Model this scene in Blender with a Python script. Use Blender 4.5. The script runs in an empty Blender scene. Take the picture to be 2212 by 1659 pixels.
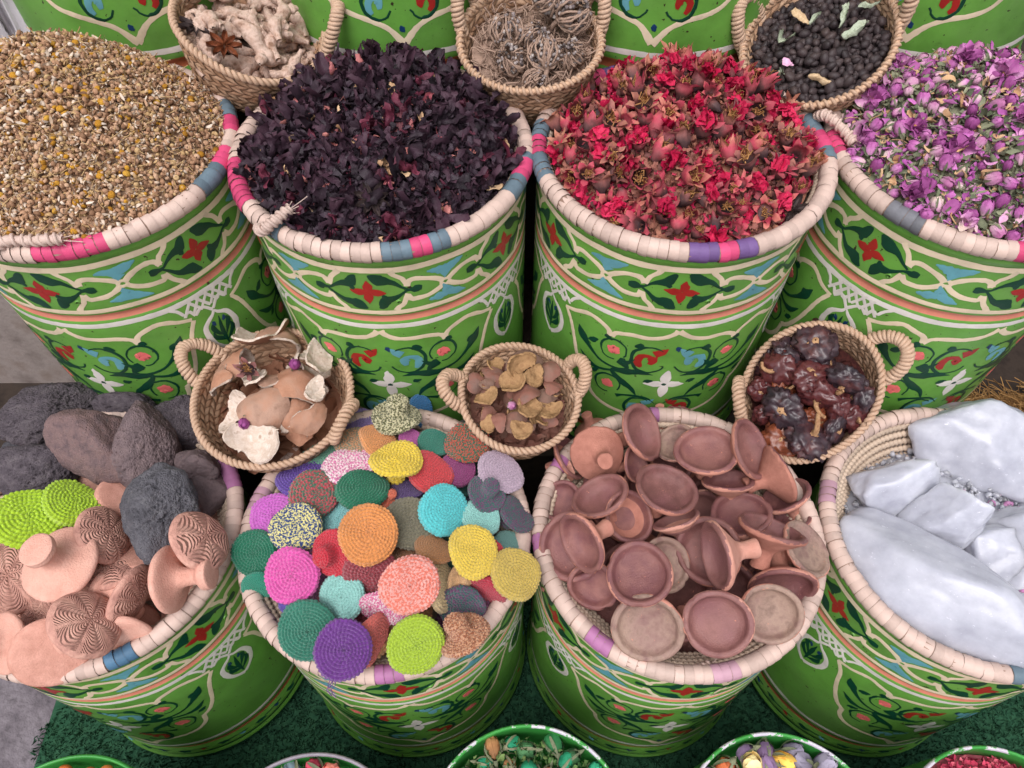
import bpy, math, random
import numpy as np
from mathutils import Vector, Matrix, noise

# ------------------------------------------------------------------ camera, light, exposure
SC = bpy.context.scene
COL = SC.collection
W, H, F = 2212.0, 1659.0, 1583.0          # the layout was measured on a 2212 x 1659 view
PITCH = math.radians(55.3)
CAMZ = 1.79
cd = bpy.data.cameras.new('camera'); cam = bpy.data.objects.new('camera', cd); COL.objects.link(cam)
cd.sensor_width = 36.0; cd.lens = 36.0 * F / W
cd.clip_start = 0.02; cd.clip_end = 200
cam.location = (0, 0, CAMZ); cam.rotation_euler = (math.radians(90) - PITCH, 0, 0)
SC.camera = cam
w = bpy.data.worlds.new('World'); SC.world = w; w.use_nodes = True
wn = w.node_tree; bg = wn.nodes['Background']
sky = wn.nodes.new('ShaderNodeTexSky'); sky.sky_type = 'NISHITA'; sky.sun_disc = False
SUN_EL, SUN_ROT = math.radians(64), math.radians(200)
sky.sun_elevation = SUN_EL; sky.sun_rotation = SUN_ROT
sky.dust_density = 4.0; sky.air_density = 1.0
hs = wn.nodes.new('ShaderNodeHueSaturation'); hs.inputs['Saturation'].default_value = 0.22
wn.links.new(sky.outputs[0], hs.inputs['Color']); wn.links.new(hs.outputs[0], bg.inputs[0])
bg.inputs[1].default_value = 0.15
sl = bpy.data.lights.new('sun', 'SUN'); so = bpy.data.objects.new('sun', sl); COL.objects.link(so)
sl.energy = 1.05; sl.angle = math.radians(40); sl.color = (1.0, 0.95, 0.965)
# sun stands in front of the stall (behind the viewer), high up
sd = Vector((-0.16, -math.cos(SUN_EL), math.sin(SUN_EL)))
so.rotation_euler = sd.to_track_quat('Z', 'Y').to_euler()
SC.view_settings.view_transform = 'Standard'; SC.view_settings.look = 'None'
SC.view_settings.exposure = 0.54; SC.view_settings.gamma = 1.0

rng = np.random.default_rng(7); RND = random.Random(11)
PI = math.pi

# ------------------------------------------------------------------ pixel -> world helpers
_c, _s = math.cos(PITCH), math.sin(PITCH)
CP = Vector((0, 0, CAMZ)); RIGHT = Vector((1, 0, 0)); FWD = Vector((0, _c, -_s)); UP = Vector((0, _s, _c))
def ray(px, py): return FWD + RIGHT * ((px - W / 2) / F) - UP * ((py - H / 2) / F)
def on_surface(px, py, hf, lift=0.0):
    """point where the sight line meets the height field hf(x, y), moved lift metres back along it"""
    d = ray(px, py); t = 0.3
    while t < 4:
        p = CP + d * t
        if p.z <= hf(p.x, p.y): break
        t += 0.004
    return CP + d * (t - lift), t - lift
def on_z(px, py, z):
    d = ray(px, py); t = (z - CAMZ) / d.z
    return CP + d * t, t
def axis_from(px, py, ratio, lean):
    """axis of a round thing whose outline has this minor/major ratio, leaning to image angle lean (0 right, 90 up)"""
    v = ray(px, py).normalized()
    m = RIGHT * math.cos(math.radians(lean)) + UP * math.sin(math.radians(lean))
    m = (m - v * m.dot(v)).normalized()
    s = math.sqrt(max(0, 1 - ratio * ratio))
    return (-v * ratio + m * s).normalized()
def quat(n, spin=0.0):
    q = n.to_track_quat('Z', 'Y')
    from mathutils import Quaternion
    return q @ Quaternion((0, 0, 1), spin)

# ------------------------------------------------------------------ materials
def lin(r, g=None, b=None, k=1.0):
    if g is None: r, g, b = r
    f = lambda c: (c / 12.92 if c <= .04045 else ((c + .055) / 1.055) ** 2.4)
    return (f(r / 255) * k, f(g / 255) * k, f(b / 255) * k, 1)
class NT:
    def __init__(s, name):
        s.m = bpy.data.materials.new(name); s.m.use_nodes = True; s.t = s.m.node_tree
        s.b = s.t.nodes['Principled BSDF']
    def n(s, typ, **kw):
        x = s.t.nodes.new('ShaderNode' + typ)
        for k, v in kw.items(): setattr(x, k, v)
        return x
    def l(s, a, b): s.t.links.new(a, b)
    def math(s, op, a, b=0.0):
        x = s.n('Math', operation=op)
        for i, q in enumerate((a, b)):
            if isinstance(q, (int, float)): x.inputs[i].default_value = q
            else: s.l(q, x.inputs[i])
        return x.outputs[0]
    def coords(s, rnd=True):
        tc = s.n('TexCoord')
        if not rnd: return tc.outputs['Object']
        oi = s.n('ObjectInfo'); va = s.n('VectorMath', operation='ADD')
        mm = s.math('MULTIPLY', oi.outputs['Random'], 37.0)
        s.l(tc.outputs['Object'], va.inputs[0]); s.l(mm, va.inputs[1]); return va.outputs[0]
    def noise(s, vec, scale, detail=4, rough=.6):
        x = s.n('TexNoise'); x.inputs['Scale'].default_value = scale; x.inputs['Detail'].default_value = detail
        x.inputs['Roughness'].default_value = rough
        s.l(vec, x.inputs['Vector']); return x.outputs['Fac']
    def ramp(s, fac, cols, lo=0.0, hi=1.0, interp='LINEAR'):
        r = s.n('ValToRGB'); cr = r.color_ramp; cr.interpolation = interp
        n = len(cols)
        while len(cr.elements) < n: cr.elements.new(0.5)
        for i, c in enumerate(cols):
            cr.elements[i].position = lo + (hi - lo) * (i / max(1, n - 1) if interp == 'LINEAR' else i / n)
        for i, c in enumerate(cols): cr.elements[i].color = c
        s.l(fac, r.inputs['Fac']); return r.outputs['Color']
    def mix(s, fac, a, b, typ='MIX'):
        x = s.n('Mix', data_type='RGBA', blend_type=typ)
        if isinstance(fac, (int, float)): x.inputs[0].default_value = fac
        else: s.l(fac, x.inputs[0])
        for i, q in ((6, a), (7, b)):
            if isinstance(q, tuple): x.inputs[i].default_value = q
            else: s.l(q, x.inputs[i])
        return x.outputs[2]
    def bump(s, h, strength=.4, dist=.002):
        x = s.n('Bump'); x.inputs['Strength'].default_value = strength; x.inputs['Distance'].default_value = dist
        s.l(h, x.inputs['Height']); s.l(x.outputs[0], s.b.inputs['Normal']); return x
    def done(s, rough=.7, spec=.3, sss=0.0):
        s.b.inputs['Roughness'].default_value = rough
        s.b.inputs['Specular IOR Level'].default_value = spec
        if sss:
            s.b.inputs['Subsurface Weight'].default_value = sss
            s.b.inputs['Subsurface Radius'].default_value = (1, 1, 1); s.b.inputs['Subsurface Scale'].default_value = .028
        return s.m
def pmat(name, cols, scale=120, rough=.75, spec=.25, bump=0.0, bscale=400, dist=.002, rnd=0.0, island=False, lo=.3, hi=.7, sss=0):
    """noise-driven colour; rnd shifts the ramp per object (or per loose piece)"""
    s = NT(name); v = s.coords(); f = s.noise(v, scale)
    if rnd:
        if island: r = s.n('NewGeometry').outputs['Random Per Island']
        else: r = s.n('ObjectInfo').outputs['Random']
        a = s.math('MULTIPLY', r, rnd); b = s.math('MULTIPLY', f, 1 - rnd); f = s.math('ADD', a, b)
        lo, hi = lo * (1 - rnd), hi * (1 - rnd) + rnd
    s.l(s.ramp(f, cols, lo, hi), s.b.inputs['Base Color'])
    if bump: s.bump(s.noise(v, bscale, 3), bump, dist)
    return s.done(rough, spec, sss)
def zmat(name, stops, cols_rnd=0.25, rough=.7, spec=.25, bump=.3, bscale=500, dist=.001):
    """colour that runs along the piece (base to tip), as the plant itself is coloured"""
    s = NT(name); tc = s.n('TexCoord'); sp = s.n('SeparateXYZ'); s.l(tc.outputs['Generated'], sp.inputs[0])
    v = s.coords(); n_ = s.noise(v, 90); oi = s.n('ObjectInfo').outputs['Random']
    f = s.math('ADD', sp.outputs['Z'], s.math('MULTIPLY', s.math('SUBTRACT', n_, .5), .6))
    f = s.math('ADD', f, s.math('MULTIPLY', s.math('SUBTRACT', oi, .5), cols_rnd))
    s.l(s.ramp(f, stops), s.b.inputs['Base Color'])
    s.bump(s.noise(v, bscale, 3), bump, dist)
    return s.done(rough, spec)

# ------------------------------------------------------------------ mesh helpers
def gridf(nu, nv, cu=False, cv=False):
    a = np.arange(nu if cu else nu - 1)[:, None]; b = np.arange(nv if cv else nv - 1)[None]
    a2, b2 = (a + 1) % nu, (b + 1) % nv
    return np.stack(np.broadcast_arrays(a * nv + b, a2 * nv + b, a2 * nv + b2, a * nv + b2), -1).reshape(-1, 4)
class MB:
    def __init__(s): s.v = []; s.f = []; s.m = []; s.n = 0
    def add(s, V, Fc, mi=0):
        V = np.asarray(V, float).reshape(-1, 3); Fc = [tuple(int(i) + s.n for i in q) for q in Fc]
        s.v.append(V); s.f += Fc; s.m += ([mi] * len(Fc) if np.isscalar(mi) else list(mi)); s.n += len(V); return s
    def grid(s, G, cu=False, cv=False, mi=0, flip=False):
        G = np.asarray(G, float); f = gridf(G.shape[0], G.shape[1], cu, cv)
        if flip: f = f[:, ::-1]
        return s.add(G.reshape(-1, 3), f, mi)
    def tube(s, path, rad, k=6, closed=False, mi=0, caps=True):
        G = tube_grid(path, rad, k, closed); n = len(G)
        s.grid(G, cu=closed, cv=True, mi=mi, flip=True)
        if caps and not closed:
            b = s.n - n * k
            s.f.append(tuple(b + i for i in range(k))); s.f.append(tuple(b + (n - 1) * k + i for i in range(k))[::-1]); s.m += [mi, mi]
        return s
    def mesh(s, name, mats, smooth=True):
        me = bpy.data.meshes.new(name); me.from_pydata(np.concatenate(s.v).tolist(), [], s.f)
        for m in mats: me.materials.append(m)
        me.polygons.foreach_set('material_index', np.array(s.m, np.int32))
        me.polygons.foreach_set('use_smooth', np.full(len(s.f), smooth, bool)); me.update(); return me
    def obj(s, name, mats, parent=None, smooth=True):
        return link(name, s.mesh(name, mats if isinstance(mats, (list, tuple)) else [mats], smooth), parent)
def tube_grid(path, rad, k=6, closed=False):
    P = np.asarray(path, float); n = len(P); R = np.broadcast_to(np.asarray(rad, float), (n,))
    if closed: T = np.roll(P, -1, 0) - np.roll(P, 1, 0)
    else: T = np.gradient(P, axis=0)
    T /= np.linalg.norm(T, axis=1)[:, None] + 1e-12
    N = np.zeros_like(P); a = np.array([0, 0, 1.0]) if abs(T[0, 2]) < .9 else np.array([1.0, 0, 0])
    x = a - T[0] * a.dot(T[0]); N[0] = x / np.linalg.norm(x)
    for i in range(1, n):
        x = N[i - 1] - T[i] * N[i - 1].dot(T[i]); N[i] = x / (np.linalg.norm(x) + 1e-12)
    B = np.cross(T, N); a = np.arange(k) * 2 * PI / k
    return P[:, None] + R[:, None, None] * (np.cos(a)[None, :, None] * N[:, None] + np.sin(a)[None, :, None] * B[:, None])
def helix(path, rad, turns, phase=0.0, closed=False, n=None):
    """points winding round a path"""
    P = np.asarray(path, float); n = n or int(turns * 10) + 2
    u = np.linspace(0, 1, n, endpoint=not closed)
    L = len(P); Q = np.vstack([P, P[:1]]) if closed else P
    x = u * (len(Q) - 1)
    C = np.stack([np.interp(x, np.arange(len(Q)), Q[:, i]) for i in range(3)], 1)
    G = tube_grid(C, 1.0, 4, closed); N = G[:, 0] - C; B = G[:, 1] - C
    a = 2 * PI * turns * u + phase
    return C + np.asarray(rad) * (np.cos(a)[:, None] * N + np.sin(a)[:, None] * B)
def smooth_path(pts, n):
    P = np.asarray(pts, float); m = len(P); Q = np.vstack([2 * P[0] - P[1], P, 2 * P[-1] - P[-2]])
    x = np.linspace(0, m - 1, n); i = np.minimum(x.astype(int), m - 2); t = (x - i)[:, None]
    a, b, c, d = Q[i], Q[i + 1], Q[i + 2], Q[i + 3]
    return .5 * (2 * b + (c - a) * t + (2 * a - 5 * b + 4 * c - d) * t * t + (3 * b - a - 3 * c + d) * t ** 3)
def link(name, data, parent=None):
    o = bpy.data.objects.new(name, data); COL.objects.link(o)
    if parent: o.parent = parent
    return o
def tag(o, label=None, cat=None, group=None, kind=None):
    for k, v in (('label', label), ('category', cat), ('group', group), ('kind', kind)):
        if v: o[k] = v
    return o
def empty(name, loc=(0, 0, 0), **kw):
    o = bpy.data.objects.new(name, None); COL.objects.link(o); o.location = loc; o.empty_display_size = .05
    return tag(o, **kw)
def place(o, loc, q=None, sc=1.0):
    o.location = loc
    if q is not None: o.rotation_mode = 'QUATERNION'; o.rotation_quaternion = q
    o.scale = (sc, sc, sc) if np.isscalar(sc) else sc
    return o
def lathe(prof, n):
    P = np.asarray(prof, float); a = np.arange(n) * 2 * PI / n
    return np.stack([P[:, 0, None] * np.cos(a), P[:, 0, None] * np.sin(a), np.broadcast_to(P[:, 1, None], (len(P), n))], -1)
def nz(p, s, seed=0.0): return noise.noise(Vector((p[0] * s + seed, p[1] * s + seed * .7, p[2] * s - seed)))
def nzs(V, s, seed=0.0): return np.array([nz(p, s, seed) for p in np.asarray(V).reshape(-1, 3)])
_ico = {}
def ico(sub):
    if sub not in _ico:
        import bmesh
        bm = bmesh.new(); bmesh.ops.create_icosphere(bm, subdivisions=sub, radius=1.0)
        bm.verts.ensure_lookup_table()
        _ico[sub] = (np.array([v.co[:] for v in bm.verts]), [tuple(v.index for v in f.verts) for f in bm.faces]); bm.free()
    return _ico[sub]
def rand_rot(n, r):
    q = r.normal(size=(n, 4)); q /= np.linalg.norm(q, axis=1)[:, None]; a, b, c, d = q.T
    return np.stack([np.stack([1 - 2 * (c * c + d * d), 2 * (b * c - a * d), 2 * (b * d + a * c)], -1),
                     np.stack([2 * (b * c + a * d), 1 - 2 * (b * b + d * d), 2 * (c * d - a * b)], -1),
                     np.stack([2 * (b * d - a * c), 2 * (c * d + a * b), 1 - 2 * (b * b + c * c)], -1)], 1)
def flat_rot(n, r, tilt=.6):
    a = r.uniform(0, 2 * PI, n); t = r.normal(0, tilt, n); b = r.uniform(0, 2 * PI, n)
    def rz(x): c, s, o, z = np.cos(x), np.sin(x), np.ones(n), np.zeros(n); return np.stack([np.stack([c, -s, z], -1), np.stack([s, c, z], -1), np.stack([z, z, o], -1)], 1)
    def rx(x): c, s, o, z = np.cos(x), np.sin(x), np.ones(n), np.zeros(n); return np.stack([np.stack([o, z, z], -1), np.stack([z, c, -s], -1), np.stack([z, s, c], -1)], 1)
    return rz(a) @ rx(t) @ rz(b)
class Scatter:
    """many tiny pieces joined into one mesh of 'stuff'"""
    def __init__(s): s.v = []; s.f = {}; s.n = 0
    def base(s, V, Fc, mi):
        V = np.asarray(V).reshape(-1, 3); s.v.append(V)
        for q in Fc: s.f.setdefault((len(q), mi), []).append(np.array([q]) + s.n)
        s.n += len(V)
    def add(s, tmpl, pts, Rm, sc, mis):
        V, Fc = tmpl; V = np.asarray(V, float).reshape(-1, 3); Fc = np.asarray(Fc); N = len(pts)
        X = pts[:, None] + np.einsum('nij,vj->nvi', Rm, V) * np.asarray(sc).reshape(-1, 1, 1)
        s.v.append(X.reshape(-1, 3)); FF = Fc[None] + (s.n + np.arange(N) * len(V))[:, None, None]
        mis = np.broadcast_to(mis, (N,))
        for m in np.unique(mis): s.f.setdefault((Fc.shape[1], int(m)), []).append(FF[mis == m].reshape(-1, Fc.shape[1]))
        s.n += N * len(V)
    def obj(s, name, mats, smooth=True, parent=None):
        V = np.concatenate(s.v); me = bpy.data.meshes.new(name)
        loops, starts, mi = [], [], []; k = 0
        for (c, m), L in s.f.items():
            A = np.concatenate(L); loops.append(A.ravel()); starts.append(k + np.arange(len(A)) * c); k += A.size; mi.append(np.full(len(A), m))
        loops = np.concatenate(loops).astype(np.int32); starts = np.concatenate(starts).astype(np.int32); mi = np.concatenate(mi).astype(np.int32)
        me.vertices.add(len(V)); me.vertices.foreach_set('co', V.astype(np.float32).ravel())
        me.loops.add(len(loops)); me.loops.foreach_set('vertex_index', loops)
        me.polygons.add(len(starts)); me.polygons.foreach_set('loop_start', starts)
        for m in mats: me.materials.append(m)
        me.polygons.foreach_set('material_index', mi); me.polygons.foreach_set('use_smooth', np.full(len(starts), smooth, bool))
        me.update(calc_edges=True); me.validate()
        return link(name, me, parent)
def strip(r, L=1.0, Wd=.45, nu=6, nv=3, curl=1.5, cup=.6, wob=.12, tip=.25, crush=0.0, blunt=0.0):
    """one crumpled petal or leaf: a curled strip with a cupped section"""
    u = np.linspace(0, 1, nu); v = np.linspace(-1, 1, nv); k0 = r.uniform(-curl, curl); k1 = r.uniform(-curl, curl)
    ang = np.cumsum(np.r_[0, (k0 + (k1 - k0) * u[1:]) / (nu - 1)])
    x = np.cumsum(np.r_[0, np.cos(ang[1:])]) / (nu - 1); z = np.cumsum(np.r_[0, np.sin(ang[1:])]) / (nu - 1)
    wd = Wd * (blunt + (1 - blunt) * np.sin(PI * np.clip(u * .85 + .12, 0, 1)) ** .7 * (1 - tip) + tip * (1 - u) * .6); c = r.uniform(-cup, cup)
    G = np.zeros((nu, nv, 3)); tw = r.uniform(-.8, .8) * u
    for j, vv in enumerate(v):
        lx, lz = wd * vv, c * wd * (vv * vv) * 1.4
        G[:, j, 0] = x - np.sin(ang) * (lz * np.cos(tw) + lx * np.sin(tw))
        G[:, j, 1] = lx * np.cos(tw) - lz * np.sin(tw)
        G[:, j, 2] = z + np.cos(ang) * (lz * np.cos(tw) + lx * np.sin(tw))
    G += r.normal(0, wob * Wd, G.shape) * np.array([.5, .5, 1])
    G[:, :, 0] -= G[:, :, 0].mean()
    if crush:
        o = r.uniform(0, 50, 3); Q = G.reshape(-1, 3)
        dv = np.array([noise.noise_vector(Vector((p * 2.6 + o).tolist()))[:] for p in Q]) + .55 * np.array([noise.noise_vector(Vector((p * 6.5 - o).tolist()))[:] for p in Q])
        G = G + crush * dv.reshape(G.shape)
    return G * L
def tstrip(r, **k):
    G = strip(r, **k); return G.reshape(-1, 3), gridf(G.shape[0], G.shape[1])
def blob(r, sub=1, sx=1, sy=1, sz=1, amp=.15):
    V, Fc = ico(sub); V = V * (1 + r.normal(0, amp, (len(V), 1))) * np.array([sx, sy, sz]); return V, np.array(Fc)
def spread(n, R, mind, r, cx=0, cy=0, tries=40):
    pts = []; cell = {}
    for _ in range(n * tries):
        a = r.uniform(0, 2 * PI); q = R * math.sqrt(r.uniform()); x, y = q * math.cos(a), q * math.sin(a)
        k = (int(x // mind), int(y // mind)); ok = True
        for i in (-1, 0, 1):
            for j in (-1, 0, 1):
                for (X, Y) in cell.get((k[0] + i, k[1] + j), ()):
                    if (x - X) ** 2 + (y - Y) ** 2 < mind * mind: ok = False
        if ok:
            cell.setdefault(k, []).append((x, y)); pts.append((x + cx, y + cy))
            if len(pts) >= n: break
    return pts

# ------------------------------------------------------------------ layout of the stall
SP = 0.499; X0 = -0.715
XS = [X0 + SP * i for i in range(4)]
YM, ZM, RM = 1.02, 1.005, .255       # rims of the middle row
YF, ZF, RF = .508, .613, .250        # rims of the front row
YB, ZB = 1.475, 1.545                # back row
HD = .595                            # height of a drum
SHELF_M = ZM - .015 - HD; SHELF_B = ZB - HD - .005

# ------------------------------------------------------------------ painted drums
def paint(name, rgb, rough=.38, k=.9):
    s = NT(name); v = s.coords(); c = lin(rgb, k=k); d = tuple(x * .78 for x in c[:3]) + (1,); e = tuple(min(1, x * 1.15) for x in c[:3]) + (1,)
    s.l(s.ramp(s.noise(v, 14, 5, .65), [d, c, e], .3, .7), s.b.inputs['Base Color'])
    s.bump(s.noise(v, 60, 4), .12, .002); return s.done(rough, .4)
GREEN = paint('green_enamel', (100, 154, 64), .36)
# chips and dull patches in the enamel
def _wear():
    t = NT.__new__(NT); t.m = GREEN; t.t = GREEN.node_tree; t.b = t.t.nodes['Principled BSDF']
    old = t.b.inputs['Base Color'].links[0].from_socket
    v = t.coords(); n1 = t.noise(v, 90, 2); m1 = t.ramp(n1, [(0, 0, 0, 1), (1, 1, 1, 1)], .70, .72)
    n2 = t.noise(v, 5, 5, .7); m2 = t.ramp(n2, [(0, 0, 0, 1), (.5, .5, .5, 1)], .46, .75)
    c = t.mix(m2, old, lin(120, 156, 92, k=.85)); n3 = t.noise(v, 38, 6, .8); c = t.mix(t.ramp(n3, [(0, 0, 0, 1), (.55, .55, .55, 1)], .60, .70), c, lin(78, 112, 54, k=.8)); c = t.mix(m1, c, lin(60, 50, 34, k=.7)); t.l(c, t.b.inputs['Base Color'])
_wear()
CREAM = paint('cream_paint', (226, 206, 178)); WHITE = paint('chalk_white_paint', (222, 214, 208))
DARK = paint('bottle_green_paint', (12, 62, 44)); RED = paint('crimson_paint', (158, 38, 34))
BLUE = paint('sky_blue_paint', (98, 156, 168)); PINKP = paint('salmon_paint', (226, 110, 108))
GROOVE = paint('pink_groove_paint', (204, 126, 106)); BROWN = paint('brown_groove_paint', (166, 92, 62)); NAVY = paint('navy_paint', (22, 56, 96))
PM = [CREAM, DARK, RED, BLUE, PINKP, WHITE, NAVY]
_vv = [-.006, 0, .004, .010, .016, .126, .131, .136, .141, .146, .151, .512, .520, .526, .533, .540, .546, .556, .562, .568, .576, .582, .590, .595]
_rr = [.2405, .2445, .2450, .2440, .2400, .2400, .2385, .2358, .2358, .2385, .2400, .2400, .2400, .2370, .2352, .2370, .2405, .2415, .2455, .2425, .2430, .2475, .2480, .2440]
def drum_r(v): return np.interp(v, _vv, _rr)
def dpt(deg, v, off=0.0):
    a = np.radians(np.asarray(deg, float)); r = drum_r(v) + off
    return np.stack([r * np.sin(a), -r * np.cos(a), HD - np.asarray(v, float)], -1)
DEG = PI / 180 * .24                                    # metres per degree on the shell
PJ = np.random.default_rng(99)
class Paint(MB):
    k = 0
    def stroke(s, pts, wd, mi, n=None, closed=False, sharp=False, jit=.06):
        """a brush stroke: pts are (degrees, metres below the lip); wd is a width or a list of widths in metres"""
        P = np.array(pts, float); P[:, 0] *= DEG
        if len(P) < 60: P += PJ.normal(0, .0007, P.shape) + PJ.normal(0, .0006, (1, 2))
        Wd = np.broadcast_to(np.asarray(wd, float), (len(P),)) * 1.4
        L = np.linalg.norm(np.diff(P, axis=0), axis=1).sum(); n = n or int(max(6, L / .006)) + 1
        Q = np.column_stack([P, Wd])
        if closed: Q = np.vstack([Q, Q[:1]])
        if sharp:
            d = np.r_[0, np.cumsum(np.linalg.norm(np.diff(Q[:, :2], axis=0), axis=1))]; x = np.linspace(0, d[-1], n)
            C = np.stack([np.interp(x, d, Q[:, i]) for i in range(3)], 1)
        else: C = smooth_path(Q, n)
        T = np.gradient(C[:, :2], axis=0); T /= np.linalg.norm(T, axis=1)[:, None] + 1e-9
        Nn = np.stack([-T[:, 1], T[:, 0]], 1); hw = np.maximum(C[:, 2], .0004) * .5 * (1 + rng.normal(0, jit, n))
        Paint.k += 1; off = .0004 + .0003 * (mi > 0 and mi != 5) + (Paint.k % 60) * .000006
        G = np.zeros((n, 5, 3))
        for j, q in enumerate((-1, -.5, 0, .5, 1)):
            X = C[:, :2] + Nn * (hw * q)[:, None]; G[:, j] = dpt(X[:, 0] / DEG, X[:, 1], off * (1 - .35 * abs(q) ** 4))
        return s.grid(G, mi=mi)
    def petal(s, u, v, du, dv, w, mi, tail=.3):
        p = np.linspace(0, 1, 7); s.stroke([(u + du * t, v + dv * t) for t in p], [w * .92 * max(.05, math.sin(PI * (t ** .8) * .93 + .12)) for t in p], mi, jit=.02)
    def flower4(s, u, v, a, b, w, mi, rot=0):
        for du, dv in ((a, rot * b), (-a, -rot * b), (-rot * a * .3, b), (rot * a * .3, -b)): s.petal(u, v, du, dv, w, mi)
def mirror(f, pts, sx, sy, v0): return [(f[0] * 0 + sx * p[0], v0 + sy * p[1]) for p in pts]
def make_paint():
    out = {}
    # lines round the drum
    a = np.linspace(-180, 180, 121)
    for q, (v, wd, mi) in enumerate(((.0230, .0084, 0), (.1205, .0066, 0), (.1570, .0082, 5), (.503, .0078, 5))):
        P = Paint(); P.stroke([(x, v + .0006 * math.sin(x * .21 + v * 90)) for x in a], wd, mi, n=181, jit=.05); out['line%d' % q] = P.mesh('painted_line', PM)
    # one cartouche with leaves and a red flower, and the knot at its right end
    P = Paint(); V0, B = .0715, .050
    for sx in (1, -1):
        up = [(29.2, -.05), (26.5, -.24), (22.5, -.40), (18.5, -.45), (16, -.40), (14.9, -.20)]
        up2 = [(14.9, -.20), (13.6, -.5), (12.2, -.66), (10.6, -.78), (9.6, -.93)]
        for sy in (1, -1):
            P.stroke([(sx * x, V0 + sy * B * y) for x, y in up], [.0068, .0070, .0066, .0070, .0072, .0078], 0)
            P.stroke([(sx * x, V0 + sy * B * y) for x, y in up2], [.007, .006, .006, .0065, .008], 0)
    t = np.linspace(0, 2 * PI, 17)[:-1]
    P.stroke([(30 + 1.9 * math.cos(x), V0 + .0062 * math.sin(x)) for x in t], .0045, 0, closed=True)
    for s in (1, -1):          # point-symmetric leaf brackets
        lf = [(-20.5, -.02, .1), (-18.6, -.02, .17), (-17, -.03, .12), (-15, -.02, .05), (-12, -.22, .07), (-9, -.36, .13), (-6.4, -.38, .21), (-5.2, -.56, .18), (-4.2, -.72, .12), (-3.4, -.78, .03)]
        P.stroke([(s * x, V0 + s * B * y) for x, y, w_ in lf], [w_ * B * 1.32 for x, y, w_ in lf], 1)
        lf = [(-15.5, .02, .04), (-13, .2, .06), (-10, .42, .11), (-7, .5, .2), (-5, .56, .24), (-3.2, .68, .2), (-1.2, .78, .04)]
        P.stroke([(s * x, V0 + s * B * y) for x, y, w_ in lf], [w_ * B * 1.32 for x, y, w_ in lf], 1)
        lf = [(-6.6, -.36, .03), (-5.6, -.22, .1), (-5.2, -.1, .03)]
        P.stroke([(s * x, V0 + s * B * y) for x, y, w_ in lf], [w_ * B * 1.32 for x, y, w_ in lf], 1)
    P.flower4(0, V0, 6.6, .026, .0125, 2, .12)
    out['cartouche'] = P.mesh('painted_cartouche', PM)
    # blue birds above and below the knot
    P = Paint()
    for sy in (1, -1):
        for pts in ([(22.5, -.63), (26, -.60), (30, -.52)], [(38, -.76), (34.5, -.68), (30, -.52)], [(30.5, -.56), (29.5, -.42), (31, -.28)]):
            P.stroke([(x, V0 + sy * B * y) for x, y in pts], [.002, .0095, .0150], 3, jit=.14)
    out['bird'] = P.mesh('painted_bird', PM)
    # the big lobed panel, seen once every 120 degrees
    P = Paint()
    for sx in (1, -1):
        P.stroke([(sx * x, y) for x, y in ((0, .170), (2, .178), (6, .190), (12, .195), (18, .195), (22, .197), (25, .203), (26.8, .214))], [.010, .008, .007, .0068, .007, .007, .007, .009], 0)
        P.stroke([(sx * x, y) for x, y in ((26.8, .214), (28.4, .199), (32, .189), (37, .182), (41, .186), (45, .196), (50.5, .203))], [.009, .007, .0068, .007, .0072, .006, .006], 0)
        P.stroke([(sx * x, y) for x, y in ((50.5, .203), (47, .232), (44.5, .27), (42, .31), (38, .345), (34, .362))], [.006, .0055, .006, .006, .0062, .007], 0)
        P.stroke([(sx * x, y) for x, y in ((34, .362), (32.5, .392), (28, .418), (21, .430), (13, .438), (6, .452), (0, .482))], [.007, .0062, .0062, .0068, .0068, .007, .010], 0)
        for u, v in ((25, .248), (25, .352)):                         # pink four-lobed flowers in dark rings
            P.flower4(sx * u, v, 2.9, .0125, .0135, 4, .5)
            P.stroke([(sx * (u + 5.8 * math.cos(q)), v + .028 * math.sin(q)) for q in np.linspace(2.6, 2.6 + 5.4, 20)], [.0022] * 6 + [.0034] * 8 + [.0022] * 6, 1)
        for u, v, mi in ((9.4, .256, 3 if sx > 0 else 2), (9.4, .408, 2 if sx > 0 else 3)):   # scrolls
            q = np.linspace(0, 5.2, 16); r = np.linspace(.2, 1, 16)
            sc = .8 if v > .3 else 1
            P.stroke([(sx * (u + .6 + sc * 4.9 * rr * math.cos(a_ + 2.2)), v + .002 + sc * .023 * rr * math.sin(a_ + 2.2)) for a_, rr in zip(q, r)],
                     [.008] + [.0135 * sc] * 5 + [.0075] * 4 + [.0105 * sc] * 5 + [.005], mi)
            P.stroke([(sx * (u - 1.8), v - .018 * sc), (sx * (u - 4.6), v - .026 * sc), (sx * (u - 6.8), v - .037 * sc)], [.014 * sc, .012 * sc, .001], mi)
            P.stroke([(sx * (u + sc * 7.6 * math.cos(a_)), v + sc * .037 * math.sin(a_)) for a_ in np.linspace(-2.3, 2.7, 22)], [.0026] * 5 + [.0046] * 12 + [.0026] * 5, 1)
        P.stroke([(sx * 12, .223), (sx * 14, .221), (sx * 16, .224)], [.003, .012, .003], 1)
        P.stroke([(sx * 27, .221), (sx * 28.4, .2175), (sx * 30, .221)], [.002, .010, .002], 1)
        P.stroke([(sx * x, y) for x, y in ((15, .26), (18, .275), (20.5, .276), (17.5, .292), (22, .30), (30, .292), (36, .27), (40, .246), (42.5, .225))], [.001, .009, .015, .006, .0045, .004, .006, .013, .001], 1)
        P.stroke([(sx * x, y) for x, y in ((6, .30), (12, .296), (18, .302), (24, .308), (19, .334), (14, .350), (11, .374))], [.001, .009, .013, .006, .011, .007, .001], 1)
        P.stroke([(sx * x, y) for x, y in ((24, .308), (30, .316), (35, .312), (40, .29))], [.004, .005, .009, .001], 1)
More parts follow.
